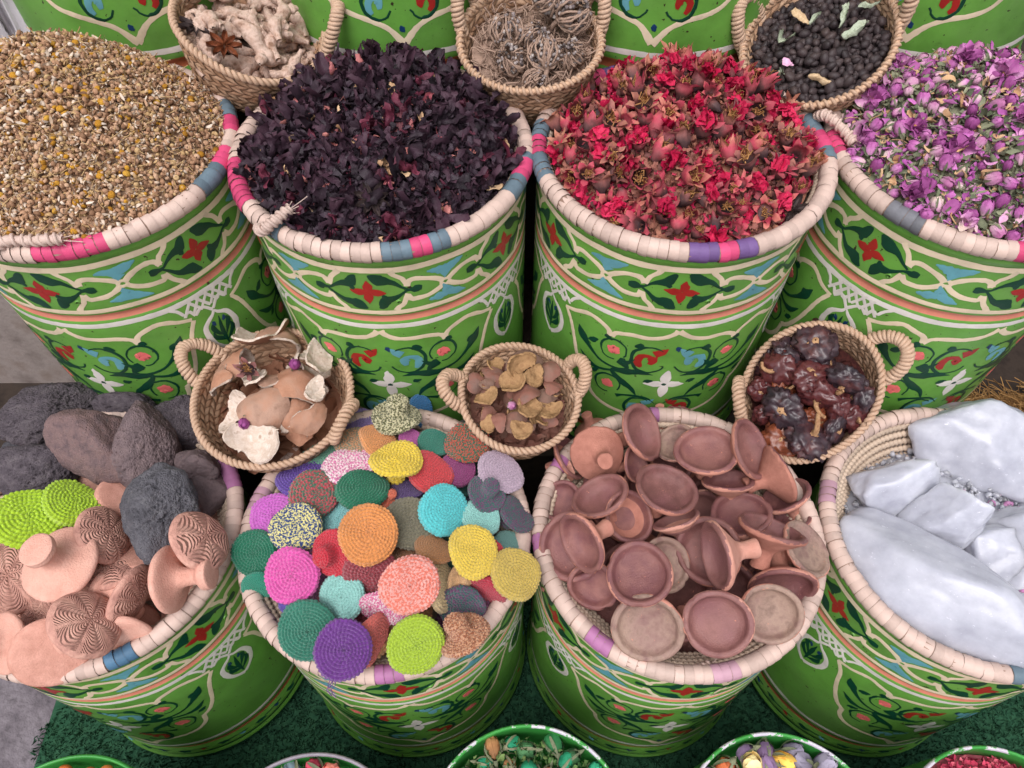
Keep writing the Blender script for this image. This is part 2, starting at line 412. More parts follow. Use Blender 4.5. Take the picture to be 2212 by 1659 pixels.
        P.petal(sx * 9.6, .322, 4.2, -.006, .009, 1)
        P.petal(sx * 36.5, .25, 4.5, -.012, .011, 1); P.petal(sx * 34, .335, 4, -.014, .009, 1)
        P.stroke([(sx * x, y) for x, y in ((2, .392), (6, .376), (11, .374), (17, .378), (20, .384))], [.001, .004, .005, .004, .008], 1)
        P.petal(0, .327, sx * 9.2, .001, .0145, 5)
    P.petal(0, .327, 0, -.044, .016, 5); P.petal(0, .327, 0, .044, .016, 5)
    P.petal(-1.1, .3275, 2.2, 0, .0065, 1); P.petal(1.4, .212, 1.2, .014, .008, 6); P.petal(-.6, .446, 1.2, .014, .008, 6)
    out['panel'] = P.mesh('painted_panel', PM)
    # lattice and pointed leaf cartouche between two panels
    P = Paint()
    for i in range(-2, 3):
        for s in (1, -1):
            x0 = i * 3.9; P.stroke([(x0 - s * 1.0, .158), (x0 + s * 3.9, .190)], .0040, 5, n=6)
    for s in (1, -1):
        P.stroke([(s * 16, .160), (s * 13, .171), (s * 11.4, .184), (s * 9.3, .181), (s * 7.6, .196)], .0045, 5)
        P.stroke([(s * 7.6, .196), (s * 4, .184), (0, .204)], .0045, 5)
        P.stroke([(s * x, y) for x, y in ((0, .206), (1.5, .216), (4.5, .226), (6.6, .24), (7.2, .262), (6, .284), (3.4, .300), (0, .312))], [.002, .005, .0065, .007, .008, .007, .006, .007], 5)
        P.stroke([(s * x, y) for x, y in ((0, .29), (2.4, .28), (4.4, .268), (4.6, .254))], [.001, .006, .007, .001], 1)
        P.stroke([(s * x, y) for x, y in ((.2, .275), (2.2, .262), (3.8, .246), (3.4, .236))], [.001, .005, .007, .002], 1)
        P.petal(s * 2.2, .244, s * .8, -.014, .006, 6)
    P.stroke([(0, .298), (-.4, .26), (.3, .226)], [.002, .006, .001], 1)
    out['leaf'] = P.mesh('painted_leaf_panel', PM)
    # dark leaves and berries on the skirt under the brown groove
    P = Paint()
    for i in range(18):
        u = i * 20; P.petal(u, .553, 6, .004, .007, 1); P.stroke([(u + 5, .553), (u + 10, .5535), (u + 16, .552)], .0026, 1)
        P.petal(u + 11, .5515, 3, .006, .006, (2, 3, 6)[i % 3])
    for v in (.5735, .5875): P.stroke([(x, v) for x in a], .0032, 1, n=181)
    out['skirt'] = P.mesh('painted_skirt', PM)
    return out
PTV = [make_paint() for _ in range(3)]; PT = PTV[0]
def drum_mesh():
    v = np.unique(np.concatenate([_vv, np.linspace(.016, .126, 6), np.linspace(.151, .512, 14)])); n = 96
    G = lathe([(float(drum_r(x)), HD - x) for x in v], n); mb = MB()
    mi = []
    for i in range(len(v) - 1):
        c = (v[i] + v[i + 1]) / 2; m = 1 if .1305 < c < .1465 else (2 if .519 < c < .541 else 0); mi += [m] * n
    mb.grid(G, cv=True, mi=mi)
    I = lathe([(.2405, HD + .006), (.236, HD), (.235, .30), (.232, .05), (.001, .048)], n); mb.grid(I, cv=True, mi=0)
    return mb.mesh('body', [GREEN, GROOVE, BROWN])
DRUM = drum_mesh()
def proj(p):
    x, y, z = p[0], p[1], p[2] - CAMZ; zc = y * _c - z * _s
    return W / 2 + F * x / zc, H / 2 - F * (y * _s + z * _c) / zc
def turn(cx, cy, cz, v, px):
    best = min(range(-700, 701), key=lambda i: abs(proj((cx + .24 * math.sin(math.radians(i * .1)), cy - .24 * math.cos(math.radians(i * .1)), cz + HD - v))[0] - px))
    return best * .1
def drum(x, y, z, px_med, px_pan, label, group, lean=0):
    t = empty('painted_drum', (x, y, z), label=label, cat='drum', group=group)
    link('body', DRUM, t); t.rotation_euler = (-math.radians(lean), 0, 0)
    rot = lambda o, d: setattr(o, 'rotation_euler', (0, 0, math.radians(d)))
    for q in range(4): rot(link('painted_line', PT['line%d' % q], t), RND.uniform(0, 360))
    link('painted_skirt', PT['skirt'], t)
    m = turn(x, y, z, .0715, px_med); p = turn(x, y, z, .327, px_pan)
    for i in range(6):
        if abs(((m + 60 * i + 180) % 360) - 180) < 125:
            rot(link('painted_cartouche', PTV[RND.randrange(3)]['cartouche'], t), m + 60 * i); rot(link('painted_bird', PTV[RND.randrange(3)]['bird'], t), m + 60 * i)
    for i in range(3):
        rot(link('painted_panel', PTV[RND.randrange(3)]['panel'], t), p + 120 * i); rot(link('painted_leaf_panel', PTV[RND.randrange(3)]['leaf'], t), p + 60 + 120 * i)
    tb = MB()                                               # screw heads that hold the liner
    for a in (11, 131, 251):
        c = dpt(m + a, .096, 0)[None][0]; d = np.array([c[0], c[1], 0]); d /= np.linalg.norm(d)
        tb.tube([c - d * .002, c + d * .001, c + d * .0022], [.0048, .0046, .003], 10)
    tb.obj('screw_head', [GREEN], t)
    return t
DG = 'green drums painted with Moroccan ornament'
MED = [90, 795, 1475, 1880]; PAN = [225, 845, 1434, 2062]
WHAT_M = ['brown chamomile flowers', 'dark purple hibiscus', 'red pomegranate flowers', 'pink rosebuds']
for i in range(4):
    drum(XS[i], YM, ZM - .015 - HD, MED[i], PAN[i], 'green painted drum under the basket of ' + WHAT_M[i], DG)
MED = [430, 866, 1485, 1815]; PAN = [263, 904, 1447, 1998]
WHAT_F = ['black lava stones', 'coloured crocheted scrubbers', 'reddish clay lip pots', 'white crystal chunks']
for i in range(4):
    drum(XS[i], YF - .021, ZF - .015 - HD, MED[i], PAN[i], 'green painted drum under the basket of ' + WHAT_F[i], DG, 2.0)
XBK = [-.216 + .499 * (i - 1) for i in range(4)]
for i, (m, p, lab) in enumerate(((180, 212, 'green drum at the back left of the ginger basket'), (820, 850, 'green drum behind the hibiscus heap, between two small baskets'),
                           (1400, 1440, 'green drum behind the pomegranate flowers'), (2020, 2044, 'green drum at the back behind the rosebuds'))):
    drum(XBK[i], YB, ZB - HD, m, p, lab, 'green drums in the back row')

# ------------------------------------------------------------------ the ground and the steps behind
def sheet(name, x0, x1, y0, y1, z, m, kind='structure', th=.0):
    mb = MB()
    if th:
        V = [(x, y, q) for q in (z - th, z) for x, y in ((x0, y0), (x1, y0), (x1, y1), (x0, y1))]
        mb.add(V, [(0, 3, 2, 1), (4, 5, 6, 7), (0, 1, 5, 4), (1, 2, 6, 5), (2, 3, 7, 6), (3, 0, 4, 7)])
    else: mb.add([(x0, y0, z), (x1, y0, z), (x1, y1, z), (x0, y1, z)], [(0, 1, 2, 3)])
    return tag(mb.obj(name, [m], smooth=False), kind=kind)
PAVE = pmat('grey_pavement', [lin(70, 65, 70), lin(100, 92, 98), lin(116, 108, 114), lin(86, 79, 84)], 16, .8, .3, .9, 45, .008)
sheet('ground', -4, 4, -1.5, 5, -.02, PAVE)
DKWOOD = pmat('dark_step_board', [lin(34, 28, 26), lin(58, 48, 42), lin(44, 38, 36)], 20, .8, .2, .3, 80)
sheet('step_lower', -2.2, 2.2, YF + .27, YM + .26, SHELF_M - .002, DKWOOD, th=.37)
sheet('step_upper', -2.2, 2.2, YM + .262, YB + .6, SHELF_B - .002, DKWOOD, th=.93)
TURF = pmat('dark_green_turf', [lin(24, 46, 36), lin(40, 76, 56), lin(66, 106, 78)], 60, .9, .1, 0, rnd=.5, island=True)
def turf():
    sc = Scatter(); x0, x1, y0, y1 = -1.05, 1.45, -.12, .80
    sc.base([(x0, y0, -.013), (x1, y0, -.013), (x1, y1, -.013), (x0, y1, -.013)], [(0, 1, 2, 3)], 0)
    n = 95000; r = np.random.default_rng(3); pts = np.stack([r.uniform(x0, x1, n), r.uniform(y0, y1, n), np.full(n, -.013)], 1)
    pts[:, 0] += .02 * np.sin(pts[:, 1] * 40)
    T = (np.array([(-.0012, 0, 0), (.0012, 0, 0), (.0008, .002, .006), (0, .007, .011)]), np.array([(0, 1, 2), (0, 2, 3)]))
    sc.add(T, pts, flat_rot(n, r, .35), r.uniform(.7, 1.5, n), 0)
    return tag(sc.obj('artificial_turf', [TURF], smooth=False), 'dark green artificial grass mat under the front drums', 'grass mat', kind='stuff')
turf()

# ------------------------------------------------------------------ straw baskets that line the drums
def straw(name, rgb, rough=.55):
    c = lin(rgb, k=.92); d = tuple(x * .72 for x in c[:3]) + (1,); e = tuple(min(1, x * 1.1) for x in c[:3]) + (1,)
    return pmat(name, [d, c, e], 90, rough, .35, .35, 300, .0015, rnd=.6)
STRAW = straw('pale_palm_wrap', (204, 178, 166)); ST_PINK = straw('pink_palm_wrap', (206, 72, 116)); ST_GREY = straw('slate_palm_wrap', (100, 118, 130))
ST_PURP = straw('violet_palm_wrap', (112, 84, 136)); ST_MAUVE = straw('mauve_palm_wrap', (166, 108, 150)); ST_BLUE = straw('blue_palm_wrap', (78, 116, 146))
ST_ROSE = straw('faded_rose_wrap', (186, 146, 160)); ST_DGREY = straw('dark_grey_wrap', (112, 112, 118)); COILM = straw('coil_straw', (200, 178, 158), .65)
CORE = pmat('dark_rim_core', [lin(132, 106, 94), lin(164, 138, 122)], 90, .8, .2)
def wrap_meshes(R, nturn, tr, count=4):
    out = []
    for q in range(count):
        r = np.random.default_rng(q + 40); d = 2 * PI / nturn; G = np.zeros((4, 10, 3)); sk = r.uniform(-.12, .12)
        for i, f in enumerate((-.50, -.2, .2, .47)):
            rr = tr * ((.965, .995, 1.015, 1.03)[i] + r.normal(0, .012))
            for j in range(10):
                b = 2 * PI * j / 10; a = d * (f + sk * math.cos(b)); rad = R + rr * math.cos(b) * .95
                G[i, j] = (rad * math.sin(a), -rad * math.cos(a), rr * math.sin(b))
        out.append(MB().grid(G, cv=True, flip=False).mesh('rim_wrap', [STRAW]))
    return out
NT_ = 104
WRM = wrap_meshes(RM - .016, NT_, .0157); WRF = wrap_meshes(RF - .015, NT_, .0155)
def coil_mesh(R, tr, nst, r, bulge=.35):
    """one straw coil sewn with slanted stitches"""
    nu = nst * 4; G = np.zeros((nu, 7, 3)); u = np.arange(nu) / nu; ph = u * nst
    sw = r.normal(0, .12, nst); k = (ph.astype(int)) % nst
    h = np.abs(np.sin(PI * ph)) ** .5
    for j in range(7):
        b = 2 * PI * j / 7; a = 2 * PI * (u + .25 / nst * math.sin(b)); rr = tr * (1 - bulge + bulge * h + .25 * bulge * sw[k])
        rad = R + rr * math.cos(b) * .8
        G[:, j] = np.stack([rad * np.sin(a), -rad * np.cos(a), rr * math.sin(b)], 1)
    return MB().grid(G, cu=True, cv=True).mesh('coil', [COILM])
def ang_of(cx, cy, cz, px, py):
    p, _ = on_z(px, py, cz); return math.degrees(math.atan2(p.x - cx, -(p.y - cy)))
def straw_basket(x, y, z, R, bands, label, ncoil, group='straw baskets lining the drums', tr=.016, tilt=0):
    t = empty('straw_basket', (x, y, z), label=label, cat='basket', group=group)
    bl = []
    for (p0, p1, m) in bands:
        a0 = p0 if not isinstance(p0, tuple) else ang_of(x, y, z, *p0); a1 = p1 if not isinstance(p1, tuple) else ang_of(x, y, z, *p1)
        if a0 > a1: a0, a1 = a1, a0
        bl.append((a0, a1, m))
    WR = WRM if R == RM else WRF
    for i in range(NT_):
        a = 360 * i / NT_; aa = (a + 180) % 360 - 180; m = STRAW
        for a0, a1, mm in bl:
            if a0 - .2 <= aa <= a1 + .2: m = mm
        o = link('rim_wrap', WR[RND.randrange(4)], t); o.rotation_euler = (RND.uniform(-.004, .004), RND.uniform(-.004, .004), math.radians(a + RND.uniform(-.12, .12))); s = 1 + RND.uniform(-.003, .003)
        o.scale = (s, s, 1 + RND.uniform(-.05, .05)); o.material_slots[0].link = 'OBJECT'; o.material_slots[0].material = m
    mb = MB(); q_ = np.arange(72) * 2 * PI / 72; mb.tube(np.stack([(R - (.016 if R == RM else .015)) * np.cos(q_), (R - (.016 if R == RM else .015)) * np.sin(q_), 0 * q_], 1), .0136 if R == RM else .0134, 10, True); mb.obj('rim_core', [CORE], t)
    for k in range(ncoil):
        link('coil', coil_mesh(R - .030 - .0085 * k, .0085, 150 - 5 * k, np.random.default_rng(k + int(x * 50) % 7)), t).location = (0, 0, -.010 - .0135 * k)
    mb = MB(); mb.grid(lathe([(R - .018, -.012), (R - .028, -.03), (R - .045, -.09), (R - .07, -.2), (.001, -.21)], 48), cv=True, flip=True); mb.obj('basket_wall', [COILM], t)
    return t
KN = []
PK, GR, PU, MV = ST_PINK, ST_GREY, ST_PURP, ST_MAUVE
B0 = straw_basket(XS[0], YM, ZM, RM, [((227, 522), (84, 553), PK), ((443, 412), (488, 372), GR), ((489, 368), (499, 325), PK), ((500, 292), (497, 264), PK), ((497, 262), (480, 232), GR), ((350, 152), (325, 142), GR), ((320, 140), (290, 134), PK)],
    'straw basket rim round the chamomile heap, pink and slate bands', 1)
B1 = straw_basket(XS[1], YM, ZM, RM, [(6.5, 17, GR), (17.2, 23.2, PK), (23.5, 28.5, GR), (62, 71, GR), (71.5, 80, PK), (80.5, 85, GR), (128, 132.5, GR), (133, 139, PK), (139.5, 143, GR), (-121, -116, GR), (-130, -121.5, PK), (-136, -130.5, GR), (-80, -53, PK), (-39, -33, GR)],
    'straw basket rim round the purple hibiscus, pink band at its left', 1)
B2 = straw_basket(XS[2], YM, ZM, RM, [((1482, 548), (1550, 545), PU), ((1552, 545), (1594, 545), PK), ((1596, 545), (1640, 540), PU), ((1768, 262), (1788, 288), GR), ((1790, 290), (1800, 326), PK), ((1800, 330), (1797, 356), GR), ((1680, 178), (1694, 190), PK), ((1695, 192), (1710, 206), GR),
    ((1172, 278), (1176, 308), GR), ((1177, 312), (1184, 340), PK), ((1185, 344), (1208, 388), GR), ((1248, 190), (1272, 170), PU), ((1273, 169), (1296, 156), PK), ((1298, 155), (1318, 148), PU)],
    'straw basket rim round the red pomegranate flowers, violet bands in front', 1)
B3 = straw_basket(XS[3], YM, ZM, RM, [((1788, 300), (1812, 345), PK), ((1912, 452), (1985, 505), ST_DGREY), ((2195, 568), (2280, 585), PK)],
    'straw basket rim round the rosebuds, one dark grey band', 1)
B4 = straw_basket(XS[0], YF, ZF, RF, [((480, 985), (512, 1050), MV), ((243, 1438), (295, 1414), ST_BLUE)], 'straw basket of lava stones and clay scrubbers with a blue band', 4)
B5 = straw_basket(XS[1], YF, ZF, RF, [((820, 1478), (866, 1476), MV), ((548, 1060), (533, 1100), ST_ROSE)], 'straw basket full of crocheted scrubbers, mauve band in front', 4)
B6 = straw_basket(XS[2], YF, ZF, RF, [((1196, 980), (1176, 1012), MV), ((1278, 1368), (1328, 1402), MV), ((1154, 1150), (1160, 1190), MV), ((1541, 1448), (1590, 1440), ST_ROSE), ((1395, 900), (1424, 890), MV)], 'straw basket full of reddish clay lip pots', 4)
B7 = straw_basket(XS[3], YF, ZF, RF, [((1774, 1036), (1770, 1090), ST_ROSE), ((2196, 1500), (2290, 1500), ST_GREY)], 'coiled straw basket holding the white crystal chunks', 5)
def knot(px, py, z, parent, path, label=None):
    """loose end of the rim: a short wrapped loop"""
    P, _ = on_z(px, py, z); mb = MB(); loc = Vector(parent.location)
    pts = smooth_path([np.array(P - loc) + np.array(q) for q in path], 24)
    mb.tube(pts, .0075 + .001 * np.sin(np.arange(24) * 1.3), 7)
    mb.tube(helix(pts, .0078, 9), .0028, 5)
    for k in range(7):
        e = pts[-1]; d = rng.normal(0, .007, 3); mb.tube([e - (pts[-1] - pts[-2]) * 3, e + d * .5, e + d + (pts[-1] - pts[-3]) * 1.6], .0009, 4)
    mb.obj('rim_end', [STRAW], parent)
knot(580, 485, ZM + .014, B1, [(-.014, -.004, -.004), (-.004, -.018, .006), (.016, -.008, .016), (.036, .012, .020)])
knot(70, 535, ZM + .012, B0, [(-.06, -.01, .002), (-.03, .0, .014), (.0, .002, .012), (.03, .0, .016), (.05, .004, .014)])
knot(1500, 1446, ZF - .006, B6, [(-.06, -.006, .0), (-.03, -.004, .004), (0, -.003, .002), (.024, .004, .004)])
knot(1522, 112, ZM + .03, B2, [(-.02, 0, -.02), (-.012, 0, .012), (.012, 0, .012), (.02, 0, -.02)])
knot(1800, 262, ZM + .02, B3, [(-.02, .02, -.004), (-.018, -.0, .012), (-.006, -.016, .012), (.012, -.04, .004), (.02, -.06, .0)])

# ------------------------------------------------------------------ heaps
class Heap:
    def __init__(s, cx, cy, z0, R, Hh, p=2.0, q=1.0, ox=0, oy=0): s.a = (cx, cy, z0, R, Hh, p, q, ox, oy)
    def z(s, x, y):
        cx, cy, z0, R, Hh, p, q, ox, oy = s.a; dx, dy = x - cx, y - cy; r = math.hypot(dx, dy) / R
        if r >= 1: return z0
        w_ = 1 - r * r; r2 = math.hypot(dx - ox * w_, dy - oy * w_) / R
        return z0 + Hh * max(0, 1 - r2 ** p) ** q + .006 * noise.noise(Vector((x * 14, y * 14, cx)))
    def mesh(s, nr=16, na=64):
        cx, cy, z0, R, *_ = s.a; G = np.zeros((nr, na, 3))
        for i in range(nr):
            for j in range(na):
                r = R * max(.002, i / (nr - 1)); a = 2 * PI * j / na; x, y = cx + r * math.cos(a), cy + r * math.sin(a); G[i, j] = (x, y, s.z(x, y) - .008)
        return G.reshape(-1, 3), gridf(nr, na, cv=True)
    def pts(s, n, r, dz=0.0, dzr=.004):
        cx, cy, z0, R, *_ = s.a; q = R * np.sqrt(r.uniform(0, 1, n)); a = r.uniform(0, 2 * PI, n); x, y = cx + q * np.cos(a), cy + q * np.sin(a)
        return np.stack([x, y, np.array([s.z(u, v) for u, v in zip(x, y)]) + dz + r.normal(0, dzr, n)], 1)
HP0 = Heap(XS[0], YM, ZM - .004, .240, .165, 1.9, 1, -.03, .02); HP1 = Heap(XS[1], YM, ZM - .010, .218, .106, 2.0, 1, .02, .03)
HP2 = Heap(XS[2], YM, ZM - .010, .215, .096, 1.9, 1, 0.01, .03); HP3 = Heap(XS[3], YM, ZM - .006, .232, .112, 2.2, 1, .02, .03)
def heap_items(name, label, cat, group, meshes, n, heap, mind, r, dz=.004, tilt=.7, smin=.8, smax=1.25, weights=None, Rk=.97, up=None):
    cx, cy, z0, R, *_ = heap.a; pts = spread(n, R * Rk, mind, r, cx, cy); Rm = flat_rot(len(pts), r, tilt)
    for i, (x, y) in enumerate(pts):
        k = r.choice(len(meshes), p=weights); o = link(name, meshes[k]); z = heap.z(x, y) + dz + r.normal(0, .003)
        q = Matrix(Rm[i].tolist()).to_quaternion()
        if up is not None and r.uniform() < up:            # tip towards the open side of the heap
            q = Vector((r.normal(0, .5), r.normal(-.35, .5), .75)).to_track_quat('Z', 'Y') @ Matrix.Rotation(r.uniform(0, 6.28), 3, 'Z').to_quaternion()
        place(o, (x, y, z), q, r.uniform(smin, smax)); tag(o, label, cat, group)
    return len(pts)

# chamomile
CH = [pmat('chamomile_brown', [lin(112, 82, 62), lin(168, 130, 102), lin(198, 164, 136)], 300, .85, .15, .4, 900, rnd=.7, island=True),
      pmat('chamomile_petal', [lin(190, 168, 146), lin(214, 198, 182), lin(178, 146, 114)], 300, .8, .2, 0, rnd=.7, island=True),
      pmat('chamomile_yellow', [lin(140, 96, 40), lin(184, 132, 46), lin(196, 152, 66)], 500, .85, .1, .6, 1500, rnd=.6, island=True),
      pmat('chamomile_straw', [lin(154, 122, 84), lin(190, 160, 118), lin(172, 138, 96)], 300, .8, .2, 0, rnd=.7, island=True)]
def chamomile():
    r = np.random.default_rng(21); sc = Scatter(); V, Fc = HP0.mesh(); sc.base(V, Fc, 0)
    dome = lathe([(.001, .72), (.45, .62), (.8, .34), (.95, 0), (.7, -.3), (.2, -.42)], 8); dm = (dome.reshape(-1, 3) * .0058, gridf(6, 8, cv=True)[:, ::-1])
    for k in range(8):
        p = HP0.pts(1500, r, .0, .005); sc.add(tstrip(r, L=.012, Wd=.20, nu=4, nv=2, curl=3, wob=.2), p, rand_rot(1500, r), r.uniform(.5, 1.2, 1500), r.choice([0, 1, 3, 0, 1], 1500))
        p = HP0.pts(800, r, .001, .004); sc.add(blob(r, 1, .0040, .0032, .0026, .25), p, rand_rot(800, r), r.uniform(.6, 1.3, 800), r.choice([0, 0, 3, 0, 1], 800))
        p = HP0.pts(70, r, .005, .002); sc.add((tube_grid(smooth_path([(-.5, 0, 0), (-.15, .05, .02), (.2, -.03, 0), (.5, .04, -.02)], 6) * .034, .0008, 3).reshape(-1, 3), gridf(6, 3, cv=True)), p, flat_rot(70, r, .3), r.uniform(.5, 1.2, 70), 3)
    p = HP0.pts(3200, r, .003, .003); R_ = rand_rot(3200, r); sc.add(dm, p, R_, r.uniform(.5, 1.0, 3200), r.choice([0, 0, 0, 0, 3, 2], 3200, p=[.3, .3, .15, .1, .1, .05]))
    p = HP0.pts(260, r, .005, .002); R_ = flat_rot(260, r, .7); s_ = r.uniform(.6, 1.2, 260); sc.add(dm, p, R_, s_, 2)
    for k in range(6):                                   # shrivelled white rays under some heads
        a = k * PI / 3; Q = np.array([[math.cos(a), -math.sin(a), 0], [math.sin(a), math.cos(a), 0], [0, 0, 1]])
        G = strip(r, L=.008, Wd=.3, nu=3, nv=2, curl=2); G[:, :, 0] += .008; G[:, :, 2] -= .003; sel = r.uniform(size=260) < .5
        sc.add(((G.reshape(-1, 3) @ Q.T), gridf(3, 2)), p[sel], R_[sel], s_[sel], 1)
    tag(sc.obj('dried_chamomile', CH), 'heap of brown dried chamomile flowers in the leftmost middle basket', 'dried flowers', kind='stuff')
chamomile()

# hibiscus
HI = [pmat('hibiscus_black', [lin(24, 17, 24), lin(46, 33, 43), lin(62, 46, 58), lin(34, 24, 33)], 160, .58, .4, .5, 500, rnd=.5, island=True),
      pmat('hibiscus_wine', [lin(66, 24, 42), lin(104, 44, 62), lin(58, 26, 40)], 160, .6, .3, .5, 500, rnd=.5, island=True),
      pmat('hibiscus_pink', [lin(150, 58, 84), lin(196, 128, 120), lin(120, 50, 66)], 200, .6, .3, .4, 500, rnd=.5, island=True),
      pmat('hibiscus_cream', [lin(206, 176, 140), lin(178, 128, 92)], 200, .6, .3, .4, 500, rnd=.5, island=True)]
HCAL = zmat('hibiscus_calyx_skin', [lin(26, 18, 25), lin(44, 31, 40), lin(58, 38, 50), lin(68, 44, 56)], .6, .6, .3, .6, 450, .0015)
HCAL2 = zmat('hibiscus_calyx_wine', [lin(120, 70, 74), lin(74, 28, 44), lin(104, 42, 60), lin(70, 30, 44)], .5, .6, .3, .6, 450, .0015)
def calyx_mesh(seed, mat):
    r = np.random.default_rng(seed); mb = MB(); n = r.integers(3, 6)
    for k in range(n):
        G = strip(r, L=1.1, Wd=.17, nu=10, nv=5, curl=3.4, cup=1.3, wob=.04, tip=.15, crush=.18, blunt=.28); G[:, :, 0] -= G[0, :, 0].mean()
        a = 2 * PI * k / n + r.normal(0, .3); e = r.uniform(.2, 1.2)
        X = G.reshape(-1, 3); X = np.stack([X[:, 0] * math.cos(e) - X[:, 2] * math.sin(e), X[:, 1], X[:, 0] * math.sin(e) + X[:, 2] * math.cos(e)], 1)
        X = X @ np.array([[math.cos(a), math.sin(a), 0], [-math.sin(a), math.cos(a), 0], [0, 0, 1]]); mb.grid(X.reshape(G.shape) * .033, mi=0)
    V, Fc = blob(r, 1, .007, .007, .008, .15); mb.add(V, Fc)
    return mb.mesh('hibiscus_calyx', [mat])
def hibiscus():
    r = np.random.default_rng(22); sc = Scatter(); V, Fc = HP1.mesh(); sc.base(V, Fc, 0)
    for k in range(24):
        n = 190; p = HP1.pts(n, r, .002, .006)
        sc.add(tstrip(r, L=.030, Wd=.17, nu=9, nv=4, curl=4, cup=1.4, wob=.06, crush=.17, blunt=.3), p, flat_rot(n, r, .8), r.uniform(.5, 1.2, n), r.choice([0, 1, 2, 3], n, p=[.86, .06, .05, .03]))
    tag(sc.obj('dried_hibiscus', HI), 'mass of dark purple hibiscus petal scraps in the second middle basket', 'dried flowers', kind='stuff')
    ms = [calyx_mesh(300 + i, HCAL if i < 9 else HCAL2) for i in range(10)]
    heap_items('hibiscus_calyx', 'curled dark purple dried hibiscus calyx lying on the hibiscus heap', 'dried flower', 'hibiscus calyces heaped in the second middle basket', ms, 290, HP1, .0195, r, .006, .7, .85, 1.4)
    o = link('hibiscus_calyx', ms[3]); x, y = XS[1] + .045, YM + .045; place(o, (x, y, HP1.z(x, y) + .018), quat(Vector((.4, .1, .9))), 1.3)
    tag(o, 'hibiscus calyx standing up at the very top of the purple heap', 'dried flower')
hibiscus()

# pomegranate flowers
PCUP = zmat('pomegranate_flower_skin', [lin(56, 40, 44), lin(96, 60, 60), lin(154, 70, 78), lin(178, 66, 84), lin(186, 112, 98)], .55, .6, .3, .35, 350)
PCUP2 = zmat('pomegranate_flower_brown', [lin(66, 50, 54), lin(94, 70, 70), lin(136, 84, 80), lin(176, 116, 96)], .4, .65, .25, .35, 350)
PRED = pmat('pomegranate_petal_red', [lin(140, 16, 50), lin(188, 26, 70), lin(206, 54, 92)], 200, .6, .25, .3, 700, rnd=.5)
PTAN = pmat('pomegranate_stamen', [lin(150, 96, 60), lin(196, 150, 96)], 300, .8, .15, .4, 900)
PST = [pmat('pomegranate_scrap_red', [lin(132, 20, 52), lin(186, 34, 78), lin(168, 66, 80)], 200, .6, .25, .3, 700, rnd=.7, island=True),
       pmat('pomegranate_scrap_brown', [lin(82, 54, 54), lin(134, 84, 76), lin(178, 122, 100)], 200, .7, .2, .3, 700, rnd=.7, island=True)]
def pom_cup(seed, mat, L=1.0, flare=.9, lobes=6, stamens=True, red=False):
    r = np.random.default_rng(seed); mb = MB(); na, nh = lobes * 4, 9; G = np.zeros((nh, na, 3)); sq = r.uniform(.7, 1.0)
    for i in range(nh):
        u = i / (nh - 1)
        for j in range(na):
            a = 2 * PI * j / na; c = abs(math.cos(a * lobes / 2)); pt = c ** 1.3
            rad = .012 * (.25 + 1.1 * math.sin(min(u * 1.9, 1.35))) * (1 - .25 * max(0, math.sin((u - .35) * 3)))
            z = .030 * L * u
            if u > .62:
                q = (u - .62) / .38; rad += .0105 * flare * q * (pt * 1.15 + .05) ; rad *= 1 - .1 * (1 - pt) * q; z = .030 * L * (.62 + q * (.34 * pt + .02) * (1.25 - flare * .7))
            G[i, j] = (rad * math.cos(a), rad * math.sin(a) * sq, z)
    G += r.normal(0, .0005, G.shape); Q = G.reshape(-1, 3); o_ = r.uniform(0, 9, 3); G += (.0042 * np.array([noise.noise_vector(Vector((p * 95 + o_).tolist()))[:] for p in Q])).reshape(G.shape) * np.linspace(.3, 1, nh)[:, None, None]; mb.grid(G, cv=True, mi=0)
    if stamens:
        for k in range(16):
            a = r.uniform(0, 6.28); q = r.uniform(0, .010); b = np.array([q * math.cos(a), q * math.sin(a) * sq, .017 * L]); mb.tube([b, b + np.array([0, 0, .005]) + r.normal(0, .002, 3), b + np.array([0, 0, .009]) + r.normal(0, .004, 3)], .0008, 3, mi=1)
    if red:
        for k in range(9):
            X = strip(r, L=.02, Wd=.4, nu=5, nv=4, curl=2.5, cup=1, wob=.2); Rr = rand_rot(1, r)[0]; mb.grid((X.reshape(-1, 3) @ Rr.T).reshape(X.shape) + np.array([r.normal(0, .004), r.normal(0, .004), .027 * L]), mi=2)
    mb.grid(lathe([(.001, -.001), (.004, .0)], 8), cv=True, mi=0)
    return mb.mesh('pomegranate_flower', [mat, PTAN, PRED])
def pom_tuft(seed):
    r = np.random.default_rng(seed); mb = MB()
    for k in range(16):
        X = strip(r, L=.020, Wd=.42, nu=6, nv=5, curl=2.6, cup=1.2, wob=.1, crush=.25, blunt=.4); Rr = rand_rot(1, r)[0]; mb.grid((X.reshape(-1, 3) @ Rr.T).reshape(X.shape) + r.normal(0, .0055, 3), mi=0)
    return mb.mesh('pomegranate_petal_tuft', [PRED])
